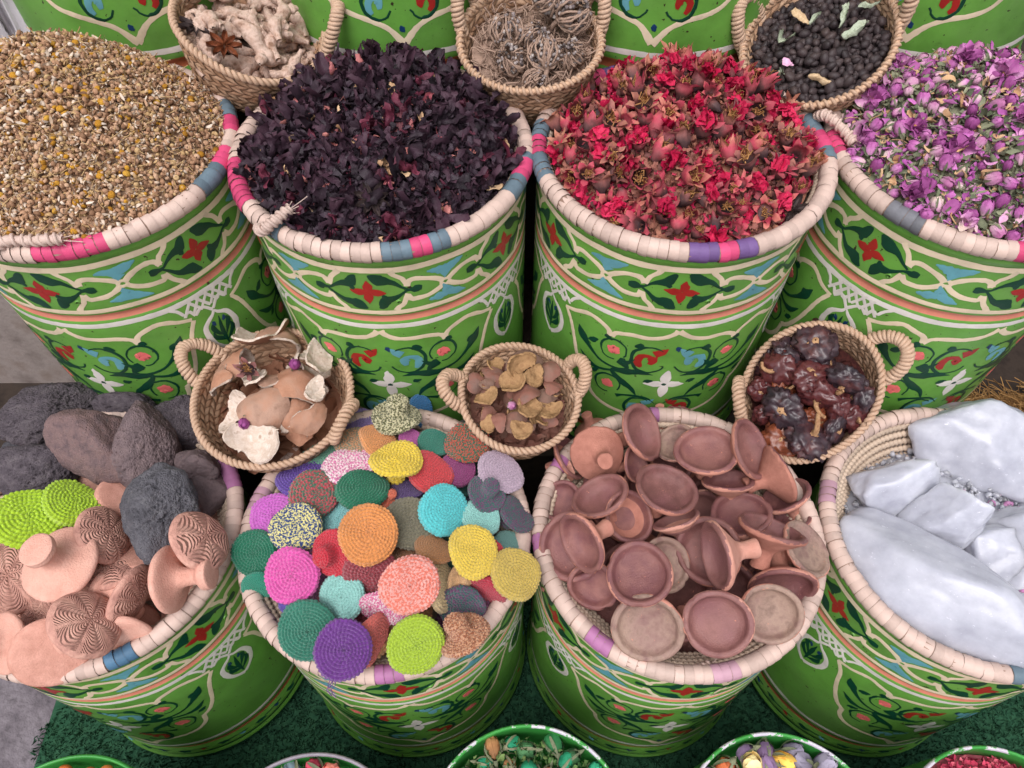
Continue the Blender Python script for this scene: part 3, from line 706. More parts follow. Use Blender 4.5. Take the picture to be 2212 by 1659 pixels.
def pomegranate():
    r = np.random.default_rng(23); sc = Scatter(); V, Fc = HP2.mesh(); sc.base(V, Fc, 1)
    for k in range(10):
        n = 300; p = HP2.pts(n, r, .002, .005); sc.add(tstrip(r, L=.016, Wd=.3, nu=6, nv=4, curl=2.6, cup=1, wob=.1, crush=.22, blunt=.3), p, flat_rot(n, r, .9), r.uniform(.5, 1.2, n), r.choice([0, 1], n, p=[.30, .70]))
    tag(sc.obj('pomegranate_petals', PST), 'mass of red and brown petal scraps in the third middle basket', 'dried petals', kind='stuff')
    cups = [pom_cup(400 + i, PCUP if i % 3 else PCUP2, RND.uniform(.9, 1.35), (.25, .6, 1.0, 1.2)[i % 4], (5, 6, 6, 7)[i % 4], i % 2 == 0, i % 5 == 2) for i in range(12)]
    tuf = [pom_tuft(450 + i) for i in range(5)]
    HX = Heap(*HP2.a)
    heap_items('pomegranate_flower', 'dried pomegranate flower with a flared pointed crown on the red heap', 'dried flower', 'pomegranate flowers heaped in the third middle basket', cups, 235, HX, .0225, r, .006, 1.0, .8, 1.25, up=.55)
    heap_items('pomegranate_petal_tuft', 'ruffled crimson tuft of pomegranate petals on the red heap', 'dried flower', 'crimson petal tufts in the third middle basket', tuf, 44, HX, .05, r, .008, 1.5, .75, 1.15)
pomegranate()

# rosebuds
ROSE = zmat('rosebud_petal', [lin(206, 184, 172), lin(200, 142, 184), lin(174, 96, 156), lin(142, 70, 126)], .8, .6, .25, .3, 400)
ROSE2 = zmat('rosebud_pale', [lin(196, 172, 148), lin(214, 188, 186), lin(200, 152, 178), lin(170, 104, 146)], .5, .6, .25, .3, 400)
SEPAL = pmat('rose_sepal', [lin(84, 92, 70), lin(118, 122, 96), lin(134, 130, 104)], 200, .75, .2, .3, 500, rnd=.4)
RS = [pmat('rose_scrap_green', [lin(72, 80, 62), lin(116, 120, 96), lin(150, 150, 124)], 200, .75, .2, .2, 500, rnd=.7, island=True),
      pmat('rose_scrap_pink', [lin(140, 56, 130), lin(190, 112, 176), lin(216, 176, 190)], 200, .65, .2, .2, 500, rnd=.7, island=True),
      pmat('rose_scrap_tan', [lin(140, 104, 78), lin(200, 166, 128), lin(176, 130, 96)], 200, .75, .2, .2, 500, rnd=.7, island=True)]
def bud_mesh(seed, mat, opened=0.0):
    r = np.random.default_rng(seed); mb = MB(); n = 6
    V, Fc = blob(r, 2, .0085, .0085, .0125, .04); V[:, 2] += .006; mb.add(V, Fc, 0)
    for k in range(n):                                  # overlapping petals wrapped round the bud
        a0 = 2.4 * k + r.normal(0, .2); G = np.zeros((7, 6, 3)); off = 1.02 + .05 * (k % 3) + opened * r.uniform(.1, .6)
        for i in range(7):
            u = i / 6
            for j in range(6):
                q = (j / 5 - .5) * 2; a = a0 + q * 1.05 * (1 - .25 * u); ph = -.9 + 2.05 * u * (1 - .16 * q * q)
                rr = off + .10 * abs(q) ** 3 + opened * .8 * max(0, u - .5)
                G[i, j] = (.0088 * rr * math.cos(ph * .95) * math.cos(a), .0088 * rr * math.cos(ph * .95) * math.sin(a), .006 + .0132 * math.sin(ph) * (1 + .03 * k % 2))
        G += r.normal(0, .00045, G.shape); mb.grid(G, mi=0)
    for k in range(5):
        a = 2 * PI * k / 5 + r.normal(0, .15); G = np.zeros((6, 3, 3)); bend = r.uniform(0, .5)
        for i in range(6):
            u = i / 5; ph = -1.25 + u * r.uniform(1.5, 1.9)
            for j in range(3):
                q = (j - 1) * .30 * (1 - u) ** .6; rr = .0104 + .001 * (j != 1) + bend * .012 * u * u
                G[i, j] = (rr * math.cos(ph) * math.cos(a + q), rr * math.cos(ph) * math.sin(a + q), .005 + .0148 * math.sin(ph))
        mb.grid(G, mi=1)
    mb.tube([(0, 0, -.0085), (0, .0006, -.013), (.001, .001, -.018)], [.004, .0028, .0012], 6, mi=1)
    return mb.mesh('rosebud', [mat, SEPAL])
def rose_open(seed):
    r = np.random.default_rng(seed); mb = MB()
    for k in range(18):
        X = strip(r, L=.024, Wd=.42, nu=5, nv=4, curl=1.6, cup=1.1, wob=.14); e = r.uniform(.1, 1.2); a = r.uniform(0, 6.28); X = X.reshape(-1, 3) + np.array([.012, 0, 0])
        X = np.stack([X[:, 0] * math.cos(e) - X[:, 2] * math.sin(e), X[:, 1], X[:, 0] * math.sin(e) + X[:, 2] * math.cos(e)], 1) @ np.array([[math.cos(a), math.sin(a), 0], [-math.sin(a), math.cos(a), 0], [0, 0, 1]])
        mb.grid(X.reshape(5, 4, 3), mi=0)
    V, Fc = blob(r, 1, .006, .006, .004, .3); V[:, 2] += .004; mb.add(V, Fc, 1)
    return mb.mesh('dried_rose', [ROSE, PTAN])
def roses():
    r = np.random.default_rng(24); sc = Scatter(); V, Fc = HP3.mesh(); sc.base(V, Fc, 0)
    for k in range(14):
        n = 330; p = HP3.pts(n, r, .004, .006); sc.add(tstrip(r, L=.019, Wd=.26, nu=6, nv=4, curl=2, cup=.8, wob=.06, crush=.14), p, flat_rot(n, r, .7), r.uniform(.5, 1.3, n), r.choice([0, 1, 2], n, p=[.5, .33, .17]))
    p = HP3.pts(90, r, .008, .003); sc.add((tube_grid(smooth_path([(-.5, 0, 0), (-.15, .08, .04), (.2, -.05, 0), (.5, .06, -.02)], 7) * .05, .0011, 4).reshape(-1, 3), gridf(7, 4, cv=True)), p, flat_rot(90, r, .3), r.uniform(.4, 1.1, 90), r.choice([0, 2], 90))
    tag(sc.obj('rose_scraps', RS), 'mass of grey green leaves and pink petal scraps among the rosebuds', 'dried petals', kind='stuff')
    ms = [bud_mesh(500 + i, (ROSE, ROSE, ROSE2)[i % 3], (0, .15, .4, .05)[i % 4]) for i in range(12)]
    heap_items('rosebud', 'small dried pink rosebud with grey green sepals on the rightmost heap', 'rosebud', 'rosebuds heaped in the rightmost middle basket', ms, 290, HP3, .0205, r, .006, 1.3, .62, 1.02, up=.3)
    heap_items('dried_rose', 'opened ruffled purple dried rose among the rosebuds', 'dried flower', 'opened roses in the rightmost middle basket', [rose_open(560 + i) for i in range(3)], 20, HP3, .07, r, .012, .6, .8, 1.25)
roses()

# ------------------------------------------------------------------ crocheted scrubbers
def yarn(name, c1, c2=None):
    s = NT(name); v = s.coords(); a = lin(c1, k=.95); b = lin(c2, k=.95) if c2 else tuple(min(1, x * 1.25) for x in a[:3]) + (1,)
    d = tuple(x * .72 for x in a[:3]) + (1,)
    if c2: s.l(s.ramp(s.noise(v, 12, 2, .5), [a, a, b, b], .46, .54), s.b.inputs['Base Color'])
    else: s.l(s.ramp(s.noise(v, 14, 3), [d, a, b], .3, .72), s.b.inputs['Base Color'])
    x = s.n('TexWave', wave_type='BANDS', bands_direction='DIAGONAL'); x.inputs['Scale'].default_value = 30; x.inputs['Distortion'].default_value = 3; x.inputs['Detail'].default_value = 2
    s.l(v, x.inputs['Vector']); s.bump(x.outputs['Fac'], .5, .012)
    s.b.inputs['Sheen Weight'].default_value = .25; s.b.inputs['Sheen Roughness'].default_value = .5
    return s.done(.7, .25)
def crochet_mesh(seed, rows, dome=.16, knob=True, thin=1.0, kr=1.0):
    """a crocheted mushroom of radius 1: disc face at +z, handle at -z, every stitch modelled"""
    r = np.random.default_rng(seed); h = 1.0 / rows; th = .20 * thin
    prof = [(0, dome), (.5, dome * .82), (.8, dome * .46), (.93, dome * .12), (1.0, -th * .45), (.95, -th), (.8, -th * 1.15), (.5, -th * 1.45)]
    if knob: prof += [(.30 * kr, -th * 1.9), (.255 * kr * (1.12 if kr > 1 else 1), -.62), (.29 * kr, -.80), (.32 * kr * (.92 if kr > 1 else 1), -.92), (.25 * kr * .9, -1.03), (.0, -1.07)]
    else: prof += [(.0, -th * 1.6)]
    P = np.array(prof); d = np.r_[0, np.cumsum(np.linalg.norm(np.diff(P, axis=0), axis=1))]; L = d[-1]
    ns = int(L / h * 4); n = 240; s = np.linspace(0.004, L - .004, ns)
    C = smooth_path(P, 400); dc = np.r_[0, np.cumsum(np.linalg.norm(np.diff(C, axis=0), axis=1))]; dc *= L / dc[-1]
    R = np.interp(s, dc, np.maximum(C[:, 0], .002)); Z = np.interp(s, dc, C[:, 1]); T = np.stack([np.gradient(R), np.gradient(Z)], 1); T /= np.linalg.norm(T, axis=1)[:, None]
    N = np.stack([-T[:, 1], T[:, 0]], 1)
    a = np.arange(n) * 2 * PI / n; row = (s / h)[:, None] + (a / (2 * PI))[None]           # a spiral, as it is worked
    k = np.floor(row); f = row - k; rad = np.interp((k + .5) * h, s, R); nst = np.maximum(5, np.round(2 * PI * rad / (h * 1.25)))
    lo = r.normal(0, 1, (int(row.max()) + 2, 60)); rp_ = r.uniform(0, 1, int(row.max()) + 3)[k.astype(int)]; ph = a[None] * nst / (2 * PI) + rp_ + .18 * (f - .5); st = np.abs(np.sin(PI * ph))
    jit = lo[k.astype(int) % len(lo), (np.floor(ph).astype(int)) % 60] * .10
    D = h * (.85 * np.abs(np.sin(PI * f)) ** .6 * (.42 + .58 * st ** .55 + jit) - .36)
    wob = 1 + .032 * np.sin(a * 2 + r.uniform(0, 6)) + .012 * np.sin(a * 3 + r.uniform(0, 6)) + .008 * np.sin(a * 5 + r.uniform(0, 6))
    Rr = (R[:, None] + N[:, 0, None] * D) * wob; Zz = Z[:, None] + N[:, 1, None] * D + .03 * np.sin(a + r.uniform(0, 6))[None] * R[:, None] + (.09 * np.cos(2 * a + r.uniform(0, 6)) + .04 * np.sin(3 * a + r.uniform(0, 6)))[None] * R[:, None] ** 2
    G = np.stack([Rr * np.cos(a), Rr * np.sin(a), Zz], -1); mb = MB(); mb.grid(G, cv=True, flip=True)
    mb.add([(0, 0, dome)] , []); return mb.mesh('crochet', [None])
CRM = [crochet_mesh(1, 9, .10), crochet_mesh(2, 8, .07), crochet_mesh(3, 9, .13, thin=1.2), crochet_mesh(4, 8, .05, thin=.9), crochet_mesh(5, 9, .09), crochet_mesh(6, 8, .03, thin=.9), crochet_mesh(7, 9, .08, thin=1.2)]
CRK = crochet_mesh(8, 9, .1, kr=1.4)
HPF1 = Heap(XS[1], YF, ZF - .012, .262, .070, 2.4)
def sized(px_a, t): return px_a * t / F
YC = {}
def yarn_for(c1, c2=None):
    k = (c1, c2)
    if k not in YC: YC[k] = yarn('crochet_yarn', c1, c2)
    return YC[k]
def scrubber(px, py, a, ratio, lean, heap, lift, c1, c2, label, knob=False, mesh=None, group='crocheted scrubbers'):
    p, t = on_surface(px, py, heap.z, lift); n = axis_from(px, py, ratio, lean)
    if knob: n = -n
    o = link('crochet_scrubber', mesh or (CRK if knob else CRM[RND.randrange(7)])); place(o, p, quat(n, RND.uniform(0, 6.28)), sized(a, t))
    o.material_slots[0].link = 'OBJECT'; o.material_slots[0].material = yarn_for(c1, c2)
    return tag(o, label, 'scrubber', group)
OL = (92, 92, 54); CRT = (206, 198, 160)
Q4 = lambda x, y: (493.7 + .3969 * x, 822.9 + .3969 * y)
SCR = [  # x, y, half width, ratio, lean, layer, colours, label, knob
 (500, 385, 100, .60, 110, 0, (120, 178, 152), None, 'pale mint scrubber at the back left rim of the crochet basket'),
 (710, 215, 115, .55, 105, 0, (138, 116, 176), None, 'lavender crocheted scrubber at the back under the olive hat-shaped one'),
 (1060, 165, 92, .62, 20, 0, (38, 116, 172), None, 'blue crocheted scrubber topmost at the back'),
 (690, 325, 112, .66, 110, 1, (208, 150, 104), (132, 134, 110), 'tan and grey crocheted scrubber beside the light orange one'),
 (990, 308, 62, .85, 60, 0, (206, 108, 180), None, 'pink scrubber peeping out behind the yellow one'),
 (815, 318, 112, .66, 60, 2, (224, 152, 92), None, 'light orange crocheted scrubber behind the yellow one'),
 (914, 206, 130, .62, 86, 3, OL, CRT, 'olive and cream crocheted scrubber shaped like a hat, knob up', True),
 (1125, 330, 90, .78, 80, 1, (42, 124, 104), None, 'teal green scrubber behind the red and green speckled one'),
 (1435, 345, 58, .7, -20, 1, (190, 36, 52), None, 'red crocheted knob beside the small peel basket', True),
 (1250, 475, 100, .85, 60, 0, (148, 62, 118), None, 'plum crocheted scrubber behind the coral red one'),
 (1298, 330, 120, .90, 100, 3, (184, 76, 54), (42, 96, 70), 'red and green speckled crocheted scrubber, topmost at the back right'),
 (1105, 490, 126, .80, 50, 1, (212, 66, 72), None, 'coral red crocheted scrubber beside the yellow one'),
 (655, 455, 138, .72, 100, 1, (226, 130, 176), (246, 226, 226), 'pink and white speckled scrubber beside the yellow one'),
 (912, 420, 146, .62, 90, 3, (232, 200, 62), None, 'bright yellow scrubber with its knob showing below the disc'),
 (390, 515, 135, .62, 110, 0, (98, 66, 158), None, 'violet crocheted scrubber at the left behind the red speckled one'),
 (250, 510, 60, .6, 120, -1, (196, 172, 196), None, 'pale lilac scrubber at the left rim of the crochet basket'),
 (465, 612, 138, .92, 100, 2, (186, 74, 84), (70, 110, 88), 'dusty red and green speckled scrubber at the left'),
 (965, 590, 92, .55, 90, 0, (84, 60, 112), None, 'dark purple scrubber sunk below the yellow one'),
 (875, 640, 60, .85, 60, 0, (220, 112, 84), None, 'coral crocheted knob beside the dark green scrubber', True),
 (732, 583, 140, .72, 90, 2, (14, 112, 80), None, 'dark green crocheted scrubber below the yellow one'),
 (1530, 630, 60, .6, 60, -1, (170, 44, 58), None, 'dark red scrap of crochet at the right rim'),
 (1487, 487, 130, .78, 50, 3, (188, 164, 182), None, 'greyish lilac crocheted scrubber at the right rim'),
 (1400, 615, 108, .85, 55, 1, (112, 62, 104), (44, 100, 92), 'plum and teal speckled scrubber, knob up, below the lilac one', True),
 (600, 745, 105, .72, 130, 0, (134, 196, 196), None, 'light aqua scrubber behind the large orange one'),
 (1375, 740, 108, .88, 60, 1, (150, 208, 200), None, 'pale mint scrubber beside the turquoise one'),
 (1530, 880, 88, .70, 70, 0, (112, 160, 152), None, 'grey mint scrubber behind the mustard one'),
 (1575, 720, 108, .55, 40, 1, (106, 58, 96), (44, 96, 90), 'dark plum speckled scrubber with its knob pointing down at the right rim'),
 (1180, 700, 143, .88, 20, 2, (92, 202, 206), None, 'turquoise crocheted scrubber near the middle of the heap'),
 (985, 770, 150, .90, 80, 1, (128, 122, 100), None, 'greyish olive scrubber behind the large orange one'),
 (965, 945, 90, .6, 90, 0, (162, 112, 72), None, 'tan scrubber sunk below the greyish olive one'),
 (1130, 905, 112, .55, 70, 1, (176, 122, 76), None, 'light brown scrubber beside the lemon yellow one'),
 (245, 735, 132, .88, 150, 1, (204, 100, 196), None, 'orchid violet scrubber behind the blue and yellow speckled one'),
 (135, 935, 126, .88, 180, 1, (12, 114, 84), None, 'emerald green scrubber at the far left of the crochet basket'),
 (160, 1125, 88, .75, 250, 0, (34, 138, 112), None, 'sea green scrubber hanging over the left rim'),
 (320, 1215, 62, .7, 200, -1, (88, 66, 160), None, 'small violet bit of crochet beside the hot pink scrubber'),
 (575, 935, 124, .80, 200, 2, (200, 34, 56), None, 'red scrubber with its knob sticking out to the left', True),
 (360, 790, 140, .88, 130, 3, (42, 68, 128), (232, 222, 150), 'navy and yellow speckled crocheted scrubber'),
 (775, 1050, 150, .84, 270, 1, (156, 62, 72), None, 'brick red scrubber behind the salmon one'),
 (615, 1180, 128, .95, 200, 1, (150, 206, 198), None, 'light aqua scrubber beside the hot pink one'),
 (340, 1060, 148, .97, 200, 3, (222, 88, 170), None, 'hot pink crocheted scrubber at the left'),
 (760, 830, 162, .98, 90, 4, (222, 144, 78), None, 'large orange scrubber in the middle of the crochet heap'),
 (1395, 1150, 122, .45, 250, 0, (186, 44, 66), None, 'raspberry red scrubber tipped on edge under the mustard one'),
 (1400, 995, 130, .80, 330, 1, (206, 48, 62), None, 'bright red scrubber right under the lemon yellow one'),
 (1240, 1085, 80, .60, 0, 0, (224, 178, 130), None, 'peach scrubber with its knob sticking out to the right', True),
 (1158, 1105, 150, .40, 10, .6, (228, 200, 150), None, 'cream crocheted scrubber on edge behind the salmon one'),
 (1336, 925, 146, .88, 40, 3, (230, 198, 76), None, 'lemon yellow scrubber at the right lying on a red one'),
 (1570, 1050, 145, .86, 20, 3, (204, 176, 84), None, 'mustard scrubber hanging over the right rim'),
 (1270, 1235, 132, .68, 270, 0, (108, 60, 100), (46, 96, 92), 'dark plum and teal speckled scrubber under the copper one'),
 (850, 1250, 142, .55, 250, 1, (222, 96, 150), (240, 214, 220), 'pink and white speckled scrubber under the salmon one'),
 (985, 1115, 160, .98, 270, 4, (228, 122, 102), (238, 170, 160), 'salmon and rose scrubber in the lower middle of the heap'),
 (790, 1410, 145, .50, 340, 1, (226, 112, 100), None, 'coral scrubber on edge behind the purple one'),
 (430, 1360, 160, .94, 240, 2, (46, 122, 100), None, 'faded dark teal scrubber at the lower left'),
 (625, 1465, 157, .97, 270, 4, (108, 50, 136), None, 'purple scrubber hanging over the front rim with loose threads'),
 (1020, 1440, 155, .97, 270, 3, (164, 192, 46), None, 'lime green scrubber at the front rim of the crochet basket'),
 (1285, 1395, 142, .66, 125, 3, (160, 96, 62), (206, 152, 116), 'copper brown scrubber lying on its side with the knob up', True),
]
for q in SCR:
    x, y = Q4(q[0], q[1]); scrubber(x, y, q[2] * .3969, q[3], q[4], HPF1, .006 + .016 * q[5], q[6], q[7], q[8], len(q) > 9)
# loose purple threads under the purple scrubber
mb = MB()
P0, _t = on_surface(714, 1466, HPF1.z, .075)
for k in range(4):
    e = Vector((RND.uniform(-.008, .008), -.012 - .01 * RND.random(), -.03 - .014 * RND.random()))
    mb.tube(smooth_path([P0 + Vector((.002 * k, .004, 0)), P0 + e * .4 + Vector((.004 * (-1) ** k, 0, 0)), P0 + e * .75 + Vector((-.004, 0, 0)), P0 + e], 14), .0007, 4)
tag(mb.obj('yarn_thread', [yarn_for((108, 50, 136), None)]), 'loose purple threads hanging from the purple scrubber', 'thread')

# ------------------------------------------------------------------ clay lip pots
CLAY = pmat('pink_clay', [lin(158, 104, 90), lin(188, 130, 114), lin(206, 154, 138)], 3.2, .85, .2, .35, 22, .02, rnd=.45)
GLZ = pmat('dried_red_tint', [lin(98, 62, 60), lin(144, 98, 92), lin(118, 76, 74), lin(158, 114, 106)], 2.2, .45, .4, .3, 24, .014, rnd=.55)
GLZG = pmat('dusty_red_tint', [lin(122, 98, 88), lin(156, 130, 116), lin(138, 112, 100)], 2.2, .55, .3, .25, 24, .012)
def _rim_wear(m):                    # the tint is thin and chipped, clay shows through
    t = NT.__new__(NT); t.m = m; t.t = m.node_tree; t.b = t.t.nodes['Principled BSDF']; old = t.b.inputs['Base Color'].links[0].from_socket; v = t.coords()
    f = t.ramp(t.noise(v, 6, 5, .7), [(0, 0, 0, 1), (1, 1, 1, 1)], .66, .70); p = t.ramp(t.noise(v, 1.1, 3), [(0, 0, 0, 1), (.6, .6, .6, 1)], .45, .75)
    c = t.mix(p, old, lin(108, 62, 74)); t.l(t.mix(f, c, lin(196, 132, 112)), t.b.inputs['Base Color'])
_rim_wear(GLZ); _rim_wear(GLZG)
def pot_mesh(seed, deep=.30, stem=True, tint=1):
    deep *= 1.6
    """a dish on a stem, radius 1, opening at +z"""
    r = np.random.default_rng(seed); n = 56
    inn = [(.002, -deep), (.3, -deep * .98), (.55, -deep * .84), (.70, -deep * .62), (.76, -deep * .42), (.79, -deep * .22), (.83, .0), (.91, .03)]
    out = [(.98, .0), (1.0, -.05), (.985, -.12), (.90, -.19), (.72, -.33), (.50, -.50)]
    if stem: out += [(.33, -.64), (.255, -.80), (.25, -.96), (.27, -1.10), (.285, -1.22), (.26, -1.27), (.10, -1.26), (.002, -1.255)]
    else: out += [(.28, -.62), (.002, -.64)]
    P = smooth_path(np.array(inn + out), 62); k = int(62 * (len(inn)) / (len(inn) + len(out))) + 2
    G = lathe(np.column_stack([np.maximum(P[:, 0], .002), P[:, 1]]), n); a = np.arange(n) * 2 * PI / n
    w_ = 1 + .02 * np.sin(2 * a + r.uniform(0, 6)) + .012 * np.sin(3 * a + r.uniform(0, 6)); G[:, :, :2] *= w_[None, :, None]
    G[:, :, 2] += .03 * np.sin(2 * a + r.uniform(0, 6))[None] * np.hypot(G[:, :, 0], G[:, :, 1])
    G += .010 * nzs(G, 5, seed).reshape(G.shape[:2])[..., None]; G[:, :, 2] += .004 * np.sin(np.hypot(G[:, :, 0], G[:, :, 1]) * 70 + a)
    for q_ in range(3):                 # chips knocked out of the lip
        c_ = r.uniform(0, 6.28); e_ = np.exp(-((np.angle(np.exp(1j * (a - c_)))) / r.uniform(.05, .12)) ** 2)[None] * np.exp(-((np.hypot(G[:, :, 0], G[:, :, 1]) - 1) / .07) ** 2); G[:, :, 2] -= .05 * e_; G[:, :, :2] *= (1 - .035 * e_)[..., None]
    mi = []
    kk = k + 2 * np.sin(a * 2 + r.uniform(0, 6)) + 1.2 * np.sin(a * 5 + r.uniform(0, 6)) + r.normal(0, .7, n)
    for i in range(len(G) - 1): mi += [1 if i < kk[j] else 0 for j in range(n)]
    return MB().grid(G, cv=True, mi=mi, flip=True).mesh('clay_pot', [CLAY, GLZ if tint == 1 else GLZG])
POTS = [pot_mesh(1), pot_mesh(2, .36), pot_mesh(3, .24), pot_mesh(4, .30)] + [pot_mesh(10 + q_, .22 + .05 * q_) for q_ in range(4)]; POTG = [pot_mesh(5, .2, tint=2), pot_mesh(6, .24, tint=2)]; PFLAT = [pot_mesh(7, .10, tint=2)]
HPF2 = Heap(XS[2], YF, ZF - .022, .258, .070, 2.4)
Q5 = lambda x, y: (1124.6 + .3638 * x, 850.3 + .3638 * y)
PT5 = [  # x, y, half width, ratio, lean, layer, kind, label, stem towards viewer
 (415, 190, 112, .62, 110, -1, 0, 'pink clay underside of a pot at the back left of the pot basket', True),
 (300, 375, 140, .5, 30, 0, 0, 'dark clay dish standing behind the pot with the round pale stem end'),
 (835, 130, 90, .6, 100, -1, 0, 'pink clay underside peeping over the back rim', True),
 (965, 135, 110, .5, 60, -1, 0, 'clay pot leaning against the back rim beside the pink underside'),
 (1170, 215, 120, .45, 90, -1, 0, 'clay pot mostly hidden behind the large open dish at the top'),
 (915, 290, 125, .85, 130, 0, 3, 'pale clay dish behind the large open dish at the top'),
 (690, 420, 110, .6, 10, -1, 0, 'dark dish sunk behind the round pale stem end'),
 (260, 460, 70, .5, 200, -1, 0, 'small clay stem end at the left rim of the pot basket', True),
 (235, 635, 130, .90, 140, -.4, 0, 'dark red clay dish at the left rim'),
 (1230, 510, 155, .38, 90, 0, 0, 'shallow clay pot standing upright on its stem near the top'),
 (650, 730, 158, .90, 20, 0, 1, 'dark open dish with a pot stem lying over its left edge'),
 (470, 368, 168, .94, 315, 2, 0, 'clay pot turned over, its round stem end facing the viewer', True),
 (735, 225, 178, .55, 20, 3, 1, 'open clay pot at the top tipped to the right'),
 (1105, 330, 190, .76, 85, 3, 2, 'large open clay dish at the top of the pot heap'),
 (1565, 600, 158, .55, 120, 0, 0, 'dark clay dish at the right rim behind the tall pink one'),
 (1545, 475, 180, -.30, 20, 2.4, 0, 'pink clay pot seen from its side at the right rim'),
 (1375, 325, 186, .48, 15, 4.6, 1, 'open clay pot standing on edge at the back right'),
 (920, 745, 142, .30, 110, 0, 2, 'clay dish on edge under the tilted oval dish'),
 (870, 558, 192, .72, 60, 2, 2, 'tilted oval clay dish near the middle of the heap'),
 (465, 600, 180, .62, 115, 2, 1, 'clay pot tilted back with its stem pointing down, at the left'),
 (1600, 745, 120, .5, 100, -1, 0, 'clay dish mostly hidden behind the flat grey one'),
 (1310, 705, 180, .75, 90, 0, 1, 'open dark dish behind the tilted pot in the right middle'),
 (870, 1015, 165, .85, 0, 0, 3, 'pale dish edge between the two large dishes in the middle'),
 (430, 1150, 158, .85, 255, -.3, 0, 'dark dish under the round red-brown dish at the lower left'),
 (1705, 915, 185, .52, 25, 2.4, 4, 'flat greyish clay dish on edge at the right rim'),
 (1500, 795, 204, .26, 70, 3.6, 0, 'clay pot lying on its side with its stem to the lower left'),
 (295, 910, 205, .94, 180, 1, 0, 'large purple-brown dish at the left holding a tipped pot'),
 (350, 890, 190, .55, 210, 4.8, 1, 'clay pot lying inside the large purple-brown dish'),
 (1110, 935, 205, .95, 180, 1, 0, 'large open dish in the middle holding a tipped pot'),
 (1150, 960, 212, .36, 190, 4.6, 1, 'clay pot lying in the large middle dish with its stem to the right'),
 (1560, 1160, 200, .52, 280, .5, 0, 'clay dish tipped forwards at the lower right, stem behind it'),
 (705, 1065, 202, .94, 100, 3, 1, 'round red-brown clay dish in the lower middle'),
 (960, 1400, 120, .6, 270, -1, 0, 'clay edge under the two front dishes'),
 (755, 1400, 215, .91, 270, 2, 3, 'pale greyish clay dish at the front rim, leftmost in front'),
 (1170, 1370, 207, .95, 270, 3, 2, 'red-brown clay dish at the front rim between two greyish ones'),
 (1488, 1315, 188, .93, 300, 3, 5, 'greyish clay dish at the front right rim'),
]
for q in PT5:
    x, y = Q5(q[0], q[1]); p, t = on_surface(x, y, HPF2.z, .008 + .017 * q[5]); n = axis_from(x, y, q[3], q[4])
    if len(q) > 8: n = -n
    me = POTS[RND.randrange(8)] if q[6] < 3 else (POTG[0] if q[6] == 3 else POTG[1] if q[6] == 5 else PFLAT[0])
    o = link('clay_pot', me); s_ = sized(q[2] * .3638, t); place(o, p, quat(n, RND.uniform(0, 6.28)), s_)
    tag(o, q[7], 'clay pot', 'clay lip pots')
    if len(q) > 8: o.location = p - n * (-.0) + (-n) * (-s_ * .45)

# ------------------------------------------------------------------ lava stones and clay scrubbers
def rock_mesh(seed, dims, planes=14, soft=.12, sub=5, pores=0.0, pscale=9, rough=.03, flat=.72):
    r = np.random.default_rng(seed); V, Fc = ico(sub); N = r.normal(size=(planes, 3)); N /= np.linalg.norm(N, axis=1)[:, None]; dd = r.uniform(flat, 1.05, planes)
    q = (V @ N.T) / dd; k = 1 / soft; rad = 1 / (np.log(np.exp(q * k).sum(1)) / k)
    rad /= np.median(rad)
    X = V * rad[:, None]
    dsp = np.array([noise.fractal(Vector((p * 1.8 + seed).tolist()), .9, 2, 4) for p in X]) * rough * 3
    if pores:
        po = np.array([noise.voronoi(Vector((p * pscale + seed * 7.3).tolist()))[0][0] for p in X]); hole = np.clip((.40 - po) / .13, 0, 1)
        po2 = np.array([noise.voronoi(Vector((p * pscale * 2.1 + seed).tolist()))[0][0] for p in X]); hole2 = np.clip((.36 - po2) / .13, 0, 1)
        msk = np.clip(np.array([noise.noise(Vector((p * 2.2 + seed * 3).tolist())) for p in X]) * 1.5 + .7, .15, 1)
        dsp -= (hole * pores * 1.5 + hole2 * pores * .8) * msk
    X = X * (1 + dsp)[:, None] * np.array(dims); return MB().add(X, Fc)
def lava_mat(name, cols):
    s = NT(name); v = s.coords(); s.l(s.ramp(s.noise(v, 3, 6, .7), cols, .3, .7), s.b.inputs['Base Color'])
    vo = s.n('TexVoronoi', feature='F1'); vo.inputs['Scale'].default_value = 15; s.l(v, vo.inputs['Vector'])
    p = s.math('MINIMUM', s.math('MULTIPLY', vo.outputs['Distance'], 2.0), 1.0)
    v2 = s.n('TexVoronoi', feature='F1'); v2.inputs['Scale'].default_value = 34; s.l(v, v2.inputs['Vector'])
    p2 = s.math('MINIMUM', s.math('MULTIPLY', v2.outputs['Distance'], 1.8), 1.0)
    h = s.math('ADD', s.math('ADD', p, s.math('MULTIPLY', p2, .5)), s.math('MULTIPLY', s.noise(v, 26, 5, .7), 1.0)); s.bump(h, .5, .02); return s.done(.92, .15)
def lava(name, cols): return lava_mat(name, cols)
LV = [lava('lava_charcoal', [lin(70, 64, 69), lin(92, 84, 90), lin(110, 102, 106)]), lava('lava_reddish', [lin(94, 80, 82), lin(114, 95, 96), lin(130, 106, 104), lin(106, 97, 100)]),
      lava('lava_blue_grey', [lin(72, 71, 76), lin(94, 92, 98), lin(110, 108, 112)]), lava('lava_brown', [lin(96, 84, 86), lin(116, 100, 102), lin(128, 110, 110)])]
HPF0 = Heap(XS[0], YF, ZF - .02, .255, .065, 2.4, 1, -.02, .03)
